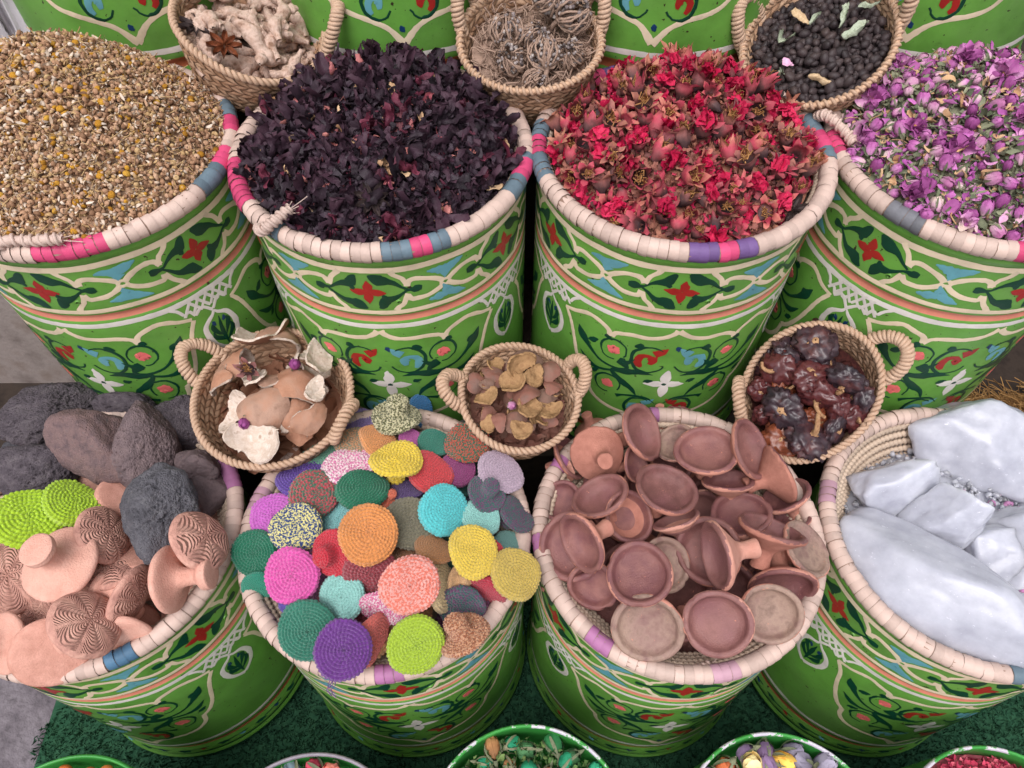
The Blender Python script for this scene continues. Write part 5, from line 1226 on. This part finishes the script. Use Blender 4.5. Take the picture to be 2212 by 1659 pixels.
for i, (u, v, L, m, ln, rot, nm) in enumerate(((-.38, .22, .075, LEAF, 'long folded pale leaf on the black seeds', 1.0, 'dry_leaf'), (.36, .24, .05, LEAF, 'curled green leaf at the right of the black seeds', -1.2, 'dry_leaf'), (.46, -.08, .055, LEAF, 'pale bent leaf at the right edge of the black seeds', -.8, 'dry_leaf'),
        (-.38, -.20, .024, PPETAL, 'single pink petal lying on the black seeds', 1.3, 'petal'), (-.02, -.58, .06, TANL, 'tan curled husk near the front of the black seeds', .4, 'husk'), (-.16, .46, .045, TANL, 'thin lilac stalk behind the long pale leaf', .2, 'stalk'),
        (-.5, -.42, .03, LEAF, 'small green leaf scrap at the left front of the black seeds', .2, 'dry_leaf'), (.02, .30, .026, LEAF, 'tiny upright leaf in the middle of the black seeds', 1.2, 'dry_leaf'), (.70, .3, .042, LEAF, 'grey leaf against the wall of the seed basket', .6, 'dry_leaf'))):
    o = link(nm, thick_strip(600 + i, m, nm, L=L, Wd=.17 if nm != 'petal' else .4, curl=2.4, cup=1.4, wob=.03, crush=.12)); place(o, in_basket(BK3, u, v, .004), quat(facing(BK3, .2, r), rot)); tag(o, ln, nm.replace('_', ' '))

# peels
PEELO = pmat('orange_peel_skin', [lin(92, 60, 48), lin(142, 98, 76), lin(168, 122, 98), lin(164, 130, 112), lin(118, 86, 70)], 26, .7, .3, .5, 330, .0015, rnd=.4); PEELI = pmat('white_pith', [lin(160, 136, 118), lin(206, 190, 178), lin(190, 170, 154), lin(214, 200, 190)], 60, .9, .1, .6, 160, .002)
POMO = pmat('pomegranate_skin', [lin(92, 70, 62), lin(124, 96, 84), lin(130, 86, 74), lin(112, 92, 84)], 40, .7, .25, .5, 250, .0015, rnd=.4); POMI = pmat('pomegranate_pith', [lin(120, 90, 62), lin(160, 126, 90), lin(140, 106, 76)], 60, .85, .15, .8, 130, .003)
def peel_mesh(seed, name, mo, mi_, L, Wd, b1, b2, th):
    """a dried piece of rind: outer skin, inner pith, real thickness"""
    r = np.random.default_rng(seed); n = 18; u = np.linspace(-1, 1, n); U, V = np.meshgrid(u, u, indexing='ij')
    # square grid pulled to a rounded, irregular outline
    a = np.arctan2(V, U); mx = np.maximum(np.abs(U), np.abs(V)); out = 1 + .16 * np.sin(2 * a + r.uniform(0, 6)) + .12 * np.sin(3 * a + r.uniform(0, 6)) + .05 * np.sin(5 * a + r.uniform(0, 6)); X = mx * np.cos(a) * out * L / 2; Y = mx * np.sin(a) * out * Wd / 2
    tx, ty = X * b1, Y * b2; P = np.stack([np.where(abs(b1) > 1e-3, np.sin(tx) / b1, X), np.sin(ty) / b2 * np.cos(tx * .5), (np.cos(tx) - 1) / b1 + (np.cos(ty) - 1) / b2], -1)
    P[..., 2] += .004 * nzs(P, 40, seed).reshape(n, n) + .0015 * nzs(P, 130, seed).reshape(n, n); P += (mx ** 6)[..., None] * r.normal(0, .0003, P.shape)
    N = np.cross(np.gradient(P, axis=0), np.gradient(P, axis=1)); N /= np.linalg.norm(N, axis=-1)[..., None] + 1e-9
    Q = P - N * th * (.85 + .25 * nzs(P, 90, seed + 3).reshape(n, n))[..., None]; mb = MB(); mb.grid(P, mi=0); mb.grid(Q, flip=True, mi=1)
    bd = [(0, j) for j in range(n)] + [(i, n - 1) for i in range(1, n)] + [(n - 1, j) for j in range(n - 2, -1, -1)] + [(i, 0) for i in range(n - 2, 0, -1)]
    mb.grid(np.array([[P[i, j] for i, j in bd], [Q[i, j] for i, j in bd]]), cv=True, mi=1); return mb.mesh(name, [mo, mi_])
# px, py, size, outside up?, tilt direction, tilt, spin, label
CIT = [(520, 905, .062, 0, 200, .35, .6, 'white pith side of a broad citrus peel at the left of its basket'), (575, 905, .074, 1, 270, .30, 2.2, 'large brown citrus peel with smooth skin in the front of its basket'), (560, 960, .07, 0, 260, .3, 0, 'pale inner side of citrus peel along the front of its basket'),
       (660, 840, .085, 1, 40, .45, 1.0, 'wide brown citrus peel folded over at the right'), (560, 835, .05, 0, 120, .5, 1.6, 'upright white piece of citrus peel in the middle'), (600, 825, .052, 1, 90, .9, 1.5, 'pointed citrus peel standing behind the white one'), (625, 735, .075, 1, 60, .9, .9, 'citrus peel leaning against the back rim'),
       (575, 760, .085, 0, 100, .8, .3, 'curved pale citrus peel along the back of the basket'), (500, 790, .075, 1, 150, .8, .8, 'long brown citrus peel at the back left'), (470, 830, .06, 1, 170, .9, 1.8, 'curled citrus peel at the left rim'), (650, 900, .07, 1, 330, .6, .2, 'brown citrus peel under the wide folded one'),
       (680, 925, .055, 1, 310, .9, .4, 'ring-shaped curl of citrus peel at the right front'), (690, 800, .06, 0, 20, .8, .5, 'pale edged citrus peel near the right rim'), (620, 870, .05, 1, 0, .4, .1, 'citrus peel sunk in the middle'), (690, 870, .035, 0, 0, .5, .5, 'small white curl of peel at the right')]
r = np.random.default_rng(41)
for i, (px, py, L, outer, td, tl, sp_, lab) in enumerate(CIT):
    e, p, n, R = BK4; q = on_z(px, py, p.z - .004)[0]; x = (RIGHT - n * RIGHT.dot(n)).normalized(); y = n.cross(x); d = q - p; u, v = d.dot(x), d.dot(y)
    dirv = x * math.cos(math.radians(td)) + y * math.sin(math.radians(td)); ax = (n * math.cos(tl) + dirv * math.sin(tl)).normalized()
    b = r.uniform(9, 22); me = peel_mesh(700 + i, 'citrus_peel', PEELO, PEELI, L * 1.45, L * r.uniform(.85, 1.15), b * 1.15, r.uniform(8, 18), .0046)
    o = link('citrus_peel', me); place(o, p + x * u + y * v + n * ((-.012, .026, -.006, .022, .010, .006, .010, .004, .006, .004, .002, .014, .010, .0, .024)[i] + .013), quat(ax if outer else -ax, sp_)); tag(o, lab, 'citrus peel', 'citrus peel pieces')
for i in range(12):
    b = r.uniform(14, 26); me = peel_mesh(720 + i, 'citrus_peel', PEELO, PEELI, r.uniform(.04, .07), r.uniform(.03, .05), b, r.uniform(10, 24), .0044); ax = facing(BK4, .9, r); u, v = r.uniform(-.68, .68), r.uniform(-.6, .7)
    o = link('citrus_peel', me); place(o, in_basket(BK4, u, v, -.006 + r.normal(0, .006)), quat(ax if i % 2 else -ax, r.uniform(0, 6.28))); tag(o, 'smaller piece of citrus peel tucked between the big ones', 'citrus peel', 'small citrus peel pieces')
tag(fill(BK4, PEELO, r, 60, tstrip(r, L=.04, Wd=.4, nu=6, nv=4, curl=2), -.06).obj('peel_scraps', [PEELO]), 'scraps of peel at the bottom of the citrus peel basket', 'peel scraps', kind='stuff')
o = link('rosebud', bud_mesh(590, ROSE)); place(o, in_basket(BK4, -.22, -.50, .022), quat(Vector((.3, -.6, .6)))); tag(o, 'small purple rosebud between the peels at the lower left', 'rosebud')
o = link('rosebud', bud_mesh(591, ROSE)); place(o, in_basket(BK4, .30, .30, .034), quat(Vector((.3, -.4, .8)))); tag(o, 'small purple rosebud at the back of the citrus peels', 'rosebud')
o = link('pomegranate_flower', pom_cup(592, PCUP2, 1.0, 1.1, 6, True, False)); place(o, in_basket(BK4, -.2, .22, .034), quat(Vector((-.2, -.5, .7))), 1.1); tag(o, 'dried orange pomegranate flower lying in the citrus peel basket', 'dried flower')
r = np.random.default_rng(42); PLIST = [('rugged cup of peel with a yellow inside at the top of its basket', -.05, .42, .020, 0, .055), ('broad brown shell of peel in the middle with a pale edge', .05, -.12, .026, 1, .06), ('pomegranate peel with its yellow hollow towards the viewer, middle', -.12, .02, .014, 0, .055),
    ('pale half-moon of peel at the left front', -.55, -.28, .010, 0, .045), ('crescent of peel with a yellow inside at the front', .12, -.42, .016, 0, .052), ('reddish peel at the upper right of its basket', .46, .42, .012, 1, .05), ('dark wrinkled peel at the right rim', .58, .10, .008, 1, .042),
    ('greyish peel at the back left', -.42, .28, .004, 1, .045), ('small red bit of peel at the left', -.55, .08, .008, 1, .025), ('brown angular peel at the lower middle', -.1, -.58, .006, 1, .04), ('flat yellow piece of peel at the very front', .02, -.78, .006, 0, .04), ('yellowish peel at the right front', .5, -.45, .008, 0, .042),
    ('curled peel near the right rim', .45, -.12, .008, 1, .04), ('peel on edge at the left front', -.35, -.55, .004, 1, .035), ('yellow curl of peel right of the rugged cup', .22, .2, .014, 0, .045), ('brown peel under the rugged cup', .2, .55, .004, 1, .05), ('peel wedged at the back rim', .05, .72, -.002, 1, .045), ('brown peel at the left rim', -.72, .12, .0, 1, .04)]
for i, (lab, u, v, lv, outer, L) in enumerate(PLIST):
    me = peel_mesh(740 + i, 'pomegranate_peel', POMO, POMI, L * 1.15, L * r.uniform(.75, .95), r.uniform(26, 40), r.uniform(22, 36), .0040)
    ax = facing(BK5, .45, r); o = link('pomegranate_peel', me); place(o, in_basket(BK5, u, v, lv + .018), quat(ax if outer else -ax, r.uniform(0, 6.28))); tag(o, lab, 'peel', 'pomegranate peel pieces')
for i in range(22):
    me = peel_mesh(780 + i, 'pomegranate_peel', POMO, POMI, r.uniform(.032, .05), r.uniform(.024, .036), r.uniform(24, 44), r.uniform(22, 40), .0036); ax = facing(BK5, .9, r); u, v = r.uniform(-.66, .66), r.uniform(-.62, .70)
    o = link('pomegranate_peel', me); place(o, in_basket(BK5, u, v, .006 + r.normal(0, .006)), quat(ax if i % 3 else -ax, r.uniform(0, 6.28))); tag(o, 'smaller brown piece of pomegranate peel between the big ones', 'peel', 'small pomegranate peel pieces')
tag(fill(BK5, POMO, r, 110, tstrip(r, L=.03, Wd=.5, nu=6, nv=4, curl=2), -.045).obj('peel_scraps', [POMO]), 'scraps of pomegranate peel at the bottom of its basket', 'peel scraps', kind='stuff')
o = link('rosebud', bud_mesh(593, ROSE2)); place(o, in_basket(BK5, -.16, -.34, .030), quat(Vector((.3, -.5, .6))), .75); tag(o, 'tiny pink rosebud among the pomegranate peels', 'rosebud')
# dried peppers
PEP = [pmat('pepper_black', [lin(40, 32, 38), lin(60, 44, 50), lin(92, 52, 50)], 45, .36, .5, .3, 200, .001), pmat('pepper_maroon', [lin(54, 27, 31), lin(88, 42, 42), lin(66, 36, 42)], 60, .30, .5, .3, 200, .001), pmat('pepper_rust', [lin(84, 42, 30), lin(126, 66, 42), lin(104, 50, 36)], 60, .35, .5, .3, 200, .001)]
PSTEM = pmat('pepper_stalk', [lin(130, 92, 66), lin(184, 146, 108)], 200, .75, .2, .4, 400)
def pepper_mesh(seed, mat):
    r = np.random.default_rng(seed); V, Fc = ico(4); sq = np.array([r.uniform(.9, 1.1), r.uniform(.85, 1.05), r.uniform(.45, .72)]); a = np.arctan2(V[:, 1], V[:, 0]); ph = np.arcsin(np.clip(V[:, 2], -1, 1)); w_ = nzs(V, 1.6, seed) * 2.2
    fold = np.abs(np.sin(a * r.integers(3, 5) + w_ + ph * r.uniform(-1, 1))) ** .6; rd = np.array([1 - 2 * abs(noise.noise(Vector((p * 2.6 + seed).tolist()))) for p in V])
    rd2 = np.array([1 - 2 * abs(noise.noise(Vector((p * 5.2 - seed).tolist()))) for p in V]); d = 1 - .15 * (1 - fold) * np.cos(ph) + .26 * (rd - .6) + .2 * (rd2 - .6) - .28 * np.exp(-((ph - 1.57) / .4) ** 2); mb = MB().add(V * (d * (1 + .22 * nzs(V, 1.1, seed * 5.1)))[:, None] * sq * .027, Fc, 0)
    p0 = np.array([0, 0, .027 * sq[2] * .60]); seed % 3 == 0 and mb.tube(smooth_path([p0, p0 + np.array([.002, .002, .010]), p0 + np.array([.010, .004, .017]), p0 + np.array([.018, .002, .016])], 10), np.linspace(.0036, .0022, 10), 6, mi=1)
    cap = lathe([(.0075, p0[2] - .001), (.004, p0[2] + .002), (.001, p0[2] + .003)], 8); cap[0, ::2, :2] *= 1.5; mb.grid(cap, cv=True, mi=1); return mb.mesh('dried_pepper', [mat, PSTEM])
r = np.random.default_rng(43); PPL = [('large round maroon pepper in the middle of the basket', .0, .22, .028, 1, 1.15), ('large black wrinkled pepper at the right', .48, .12, .024, 0, 1.15), ('dark pepper at the very back of the basket', .12, .72, .016, 0, 1.15), ('purple black pepper at the back left', -.28, .62, .012, 0, .95), ('reddish pepper with a long pale stalk at the left', -.42, .36, .018, 1, 1.0),
    ('red pepper at the left rim', -.68, .06, .006, 1, .85), ('large dark pepper at the left front', -.38, -.26, .024, 0, 1.15), ('red pepper with a curved stalk near the middle', .12, -.08, .024, 1, 1.05), ('small red pepper right of the middle', .36, -.22, .016, 1, .85), ('rust brown broken pepper at the lower left', -.46, -.72, .010, 2, .95),
    ('shiny black pepper at the front', -.05, -.72, .014, 0, 1.25), ('dark pepper at the front right', .32, -.58, .008, 0, .9), ('dull pepper at the right rim', .68, -.12, .0, 0, .95), ('tan brown pepper below the long stalk', -.35, .06, .012, 2, .75), ('small dark pepper in a gap at the left', -.62, -.28, .0, 1, .8), ('dark pepper under the large maroon one', .22, .42, .0, 0, .95), ('small pepper on the right near the wall', .60, -.42, -.002, 1, .75), ('brown pepper under the front ones', .08, -.42, .004, 2, .8)]
for i, (lab, u, v, lv, m, s_) in enumerate(PPL):
    o = link('dried_pepper', pepper_mesh(800 + i, PEP[m])); place(o, in_basket(BK6, u, v, lv - .009), quat(facing(BK6, 1.1, r), r.uniform(0, 6.28)), s_ * 1.28); tag(o, lab, 'dried pepper', 'dried peppers')
for i in range(14):
    o = link('dried_pepper', pepper_mesh(820 + i * 3 + 1, PEP[i % 3])); place(o, in_basket(BK6, r.uniform(-.62, .62), r.uniform(-.6, .75), -.03 + r.normal(0, .004)), quat(facing(BK6, 1.2, r), r.uniform(0, 6.28)), r.uniform(.8, 1.15)); tag(o, 'wrinkled dried pepper tucked below the others in its basket', 'dried pepper', 'lower layer of dried peppers')
PMAT = pmat('pepper_crumbs', [lin(44, 24, 24), lin(76, 40, 36)], 200, .9, .1)
tag(fill(BK6, PMAT, r, 60, blob(r, 1, .012, .010, .008, .2), -.045).obj('pepper_pieces', [PMAT]), 'broken pepper skins at the bottom of the pepper basket', 'pepper bits', kind='stuff')

# ------------------------------------------------------------------ small front tubs
TUBG = paint('tub_green', (58, 142, 62), .35); WORN = NT('worn_rim'); _v = WORN.coords()
WORN.l(WORN.ramp(WORN.noise(_v, 26, 5, .7), [lin(58, 142, 62), lin(66, 150, 70), lin(206, 200, 206), lin(190, 184, 196)], .46, .56), WORN.b.inputs['Base Color']); WORN = WORN.done(.5, .35)
GREYP = paint('grey_rim_paint', (142, 134, 144), .5)
def tub(cx, cy, z, R, label, rim):
    t = empty('small_tub', (cx, cy, 0), label=label, cat='tub', group='small green tubs in the front row'); mb = MB(); n = 72
    mb.grid(lathe([(R * .985, z - .004), (R * .97, z - .02), (R * .97, .02), (R * .98, .01), (R * .98, -.02)], n), cv=True); mb.grid(lathe([(R * .955, z - .004), (R * .945, z - .03), (R * .94, z - .12), (.001, z - .13)], n), cv=True, flip=True); mb.obj('body', [TUBG], t)
    mb = MB(); mb.grid(np.roll(lathe([(R * .955, z - .006), (R * .953, z - .001), (R * .962, z + .0035), (R * .978, z + .0035), (R * .99, z - .001), (R * .988, z - .007)], n), 0, 0), cv=True, flip=True); mb.obj('rim', [rim], t); return t
ZT = .436
def tub_pos(px, ytop, R, z):
    p, t = on_z(px, ytop, z); return p.x, p.y - R
TB = [(190, 1626, TUBG, 'small green tub at the lower left holding orange balls'), (688, 1622, GREYP, 'small grey-rimmed tub holding mixed rosebuds'), (1140, 1561, WORN, 'small green tub of green buds in the front middle'), (1660, 1578, WORN, 'small green tub of many-coloured rosebuds'), (2112, 1607, WORN, 'small green tub of pinkish red petals at the lower right')]
def tint(name, c): return zmat(name, [lin(tuple(int(x * .65) for x in c)), lin(c), lin(tuple(min(255, int(x * 1.15 + 16)) for x in c))], .5, .7, .25, .5, 500)
def tub_items(nm, lab, cat, grp, tp, R, z, meshes, n, md, dep, seed, s=(.85, 1.2), bowl=.03):
    r = np.random.default_rng(seed)
    for (x, y) in spread(n, R * .86, md, r):
        q = math.hypot(x, y) / R; o = link(nm, meshes[r.integers(len(meshes))]); place(o, (tp[0] + x, tp[1] + y, z - dep + .008 + bowl * (1 - q * q) + r.normal(0, .003)), Matrix(rand_rot(1, r)[0].tolist()).to_quaternion(), r.uniform(*s)); tag(o, lab, cat, grp)
    mb = MB(); mb.grid(lathe([(.001, z - dep + bowl - .006), (R * .5, z - dep + bowl * .75 - .006), (R * .945, z - dep - .006)], 40), cv=True, flip=True); return mb
RT = .17
for i, (px, yt, rm, lab) in enumerate(TB):
    x, y = tub_pos(px, yt, RT, ZT); tub(x, y, ZT, RT, lab, rm); tp = (x, y)
    if i == 0:
        OB = pmat('orange_ball_skin', [lin(150, 74, 34), lin(206, 104, 52), lin(222, 134, 76)], 80, .8, .2, .6, 300, .002, rnd=.5)
        ms = [MB().add(ico(3)[0] * (.0125 + .0012 * nzs(ico(3)[0], 2.5, k)[:, None]), ico(3)[1]).mesh('orange_ball', [OB]) for k in range(4)]
        mb = tub_items('orange_ball', 'rough orange brown dried ball in the lower left tub', 'dried ball', 'orange balls in the lower left tub', tp, RT, ZT, ms, 110, .024, .026, 61); tag(mb.obj('ball_layer', [OB]), 'lower layer of orange balls in the lower left tub', 'dried balls', kind='stuff')
    elif i == 1:
        ms = [bud_mesh(610 + k, tint('mixed_rosebud', c)) for k, c in enumerate(((196, 72, 92), (206, 116, 104), (198, 176, 92), (122, 140, 150), (196, 96, 110)))]
        mb = tub_items('dyed_rosebud', 'dyed dry rosebud in the grey-rimmed tub', 'rosebud', 'mixed rosebuds in the grey-rimmed tub', tp, RT, ZT, ms, 90, .024, .024, 62, (1.1, 1.5)); tag(mb.obj('bud_layer', [ms[0].materials[0]]), 'lower layer of rosebuds in the grey-rimmed tub', 'rosebuds', kind='stuff')
    elif i == 2:
        ms = [bud_mesh(620 + k, tint('green_dyed_bud', c), .3 * k) for k, c in enumerate(((34, 128, 92), (52, 120, 72), (96, 134, 84), (60, 104, 64)))] + [bud_mesh(629, tint('tan_bud', (164, 116, 76)))]
        mb = tub_items('green_bud', 'green dyed dried bud in the front middle tub', 'dried bud', 'green buds in the front middle tub', tp, RT, ZT, ms, 110, .023, .035, 63, (1.0, 1.4))
        for m_ in (ms[1].materials[0],): tag(mb.obj('bud_layer', [m_]), 'lower layer of green buds in the front middle tub', 'dried buds', kind='stuff')
        r = np.random.default_rng(64); sc = Scatter(); n = 900; q = RT * .88 * np.sqrt(r.uniform(0, 1, n)); a = r.uniform(0, 6.28, n); pts = np.stack([x + q * np.cos(a), y + q * np.sin(a), ZT - .024 + .03 * (1 - (q / RT) ** 2) + r.normal(0, .004, n)], 1)
        GB = pmat('green_flake', [lin(40, 76, 46), lin(82, 112, 62), lin(120, 140, 84)], 200, .8, .2, .2, 400, rnd=.8, island=True); sc.add(tstrip(r, L=.014, Wd=.4, nu=4, nv=3, curl=2, wob=.2), pts, rand_rot(n, r), r.uniform(.5, 1.3, n), 0)
        tag(sc.obj('green_flakes', [GB], parent=None), 'crumbled green petals between the green buds', 'petal flakes', kind='stuff')
    elif i == 3:
        cs = ((206, 164, 72), (38, 96, 116), (116, 92, 124), (206, 112, 70), (206, 88, 120), (212, 188, 132), (122, 116, 132))
        ms = [bud_mesh(640 + k, tint('dyed_rosebud', c), .35) for k, c in enumerate(cs)]
        mb = tub_items('bright_rosebud', 'brightly dyed rosebud in the front right tub', 'rosebud', 'many-coloured rosebuds in the front right tub', tp, RT, ZT, ms, 90, .0255, .036, 65, (1.25, 1.6)); tag(mb.obj('bud_layer', [ms[2].materials[0]]), 'lower layer of dyed rosebuds in the front right tub', 'rosebuds', kind='stuff')
    else:
        r = np.random.default_rng(66); sc = Scatter(); n = 2600; q = RT * .9 * np.sqrt(r.uniform(0, 1, n)); a = r.uniform(0, 6.28, n); pts = np.stack([x + q * np.cos(a), y + q * np.sin(a), ZT - .03 + .05 * (1 - (q / RT) ** 2) + r.normal(0, .004, n)], 1)
        RP = pmat('rose_red_petal', [lin(140, 30, 62), lin(196, 70, 96), lin(214, 112, 126)], 200, .75, .2, .2, 400, rnd=.8, island=True); sc.add(tstrip(r, L=.018, Wd=.3, nu=5, nv=3, curl=3, wob=.2), pts, rand_rot(n, r), r.uniform(.5, 1.3, n), 0)
        sc.base(lathe([(.001, ZT + .012), (RT * .5, ZT - .0), (RT * .94, ZT - .04)], 40).reshape(-1, 3) + np.array([x, y, 0]), gridf(3, 40, cv=True), 0)
        tag(sc.obj('dried_red_petals', [RP]), 'fluffy pinkish red dried petals in the lower right tub', 'dried petals', kind='stuff')

# ------------------------------------------------------------------ odds and ends at the edges
WALLM = pmat('worn_grey_plaster', [lin(104, 92, 88), lin(142, 130, 126), lin(120, 104, 96)], 10, .85, .2, .4, 90, .003)
CLOTH = pmat('white_cloth', [lin(186, 180, 184), lin(206, 202, 206)], 20, .85, .2, .3, 120); DKB = pmat('dark_plastic', [lin(40, 42, 54), lin(58, 60, 72)], 20, .5, .4); LBL = pmat('pale_sticker', [lin(190, 188, 192), lin(214, 212, 214)], 60, .6, .3)
COIR = pmat('coir_fibre', [lin(96, 66, 40), lin(156, 118, 74), lin(184, 146, 96)], 200, .85, .15, 0, rnd=.8, island=True)
def box(name, x0, x1, y0, y1, z0, z1, m, parent=None, bev=.006):
    o = None; mb = MB(); ins = [(0, bev), (bev, 0)]
    P = []
    for zz, b in ((z0, bev), (z0 + bev, 0), (z1 - bev, 0), (z1, bev)): P.append([(x0 + b, y0 + b, zz), (x1 - b, y0 + b, zz), (x1 - b, y1 - b, zz), (x0 + b, y1 - b, zz)])
    mb.grid(np.array(P), cv=True); k = mb.n - 16; mb.f += [(k + 3, k + 2, k + 1, k), (k + 12, k + 13, k + 14, k + 15)]; mb.m += [0, 0]; o = mb.obj(name, [m], parent, smooth=False); return o
o = box('plaster_pillar', -1.7, -.957, YM - .05, YM + .5, .38, .93, WALLM); tag(o, 'worn grey plaster pillar beside the leftmost drum', 'pillar')
x, y = XS[3] + .28, YM - .02
t = empty('dark_box', (x + .1, y + .24, SHELF_M), label='dark blue box with a pale sticker at the right edge behind the drum', cat='box')
b = box('body', -.10, .22, -.12, .14, 0.0, .16, DKB, t); mb = MB(); mb.add([(-.07, -.1215, .06), (-.02, -.1215, .06), (-.02, -.1215, .12), (-.07, -.1215, .12)], [(0, 1, 2, 3)]); mb.obj('sticker', [LBL], t)
r = np.random.default_rng(71); sc = Scatter(); n = 1400; pts = np.stack([r.uniform(XS[3] + .16, XS[3] + .50, n), r.uniform(YM - .24, YM - .10, n), SHELF_M + r.uniform(0, .03, n)], 1)
sc.add((tube_grid(smooth_path([(-.5, 0, 0), (-.15, .1, .05), (.2, -.1, 0), (.5, .08, -.05)], 8) * .11, .0009, 3).reshape(-1, 3), gridf(8, 3, cv=True)), pts, flat_rot(n, r, .4), r.uniform(.5, 1.2, n), 0)
sc.base([(XS[3] + .1, YM - .24, SHELF_M + .004), (XS[3] + .54, YM - .24, SHELF_M + .004), (XS[3] + .54, YM - .09, SHELF_M + .004), (XS[3] + .1, YM - .09, SHELF_M + .004)], [(0, 1, 2, 3)], 0)
tag(sc.obj('coir_fibres', [COIR]), 'tangle of brown coir fibre beside the rightmost drum', 'fibre', kind='stuff')
G = np.zeros((14, 10, 3))
for i in range(14):
    for j in range(10): G[i, j] = (-1.02 + .10 * i / 13 + .012 * math.sin(i * 1.4 + j * .5), 1.36 + .02 * math.sin(i * 1.9) + .012 * math.sin(j), .96 + .55 * j / 9)
mb = MB(); mb.grid(G); mb.grid(G + np.array([.0, .004, 0]), flip=True); tag(mb.obj('white_cloth', [CLOTH]), 'white cloth hanging at the upper left corner', 'cloth')
o = box('dark_crate', -1.62, -1.10, 1.40, 1.75, .95, 1.6, DKB); tag(o, 'dark crate at the upper left corner behind the cloth', 'crate')
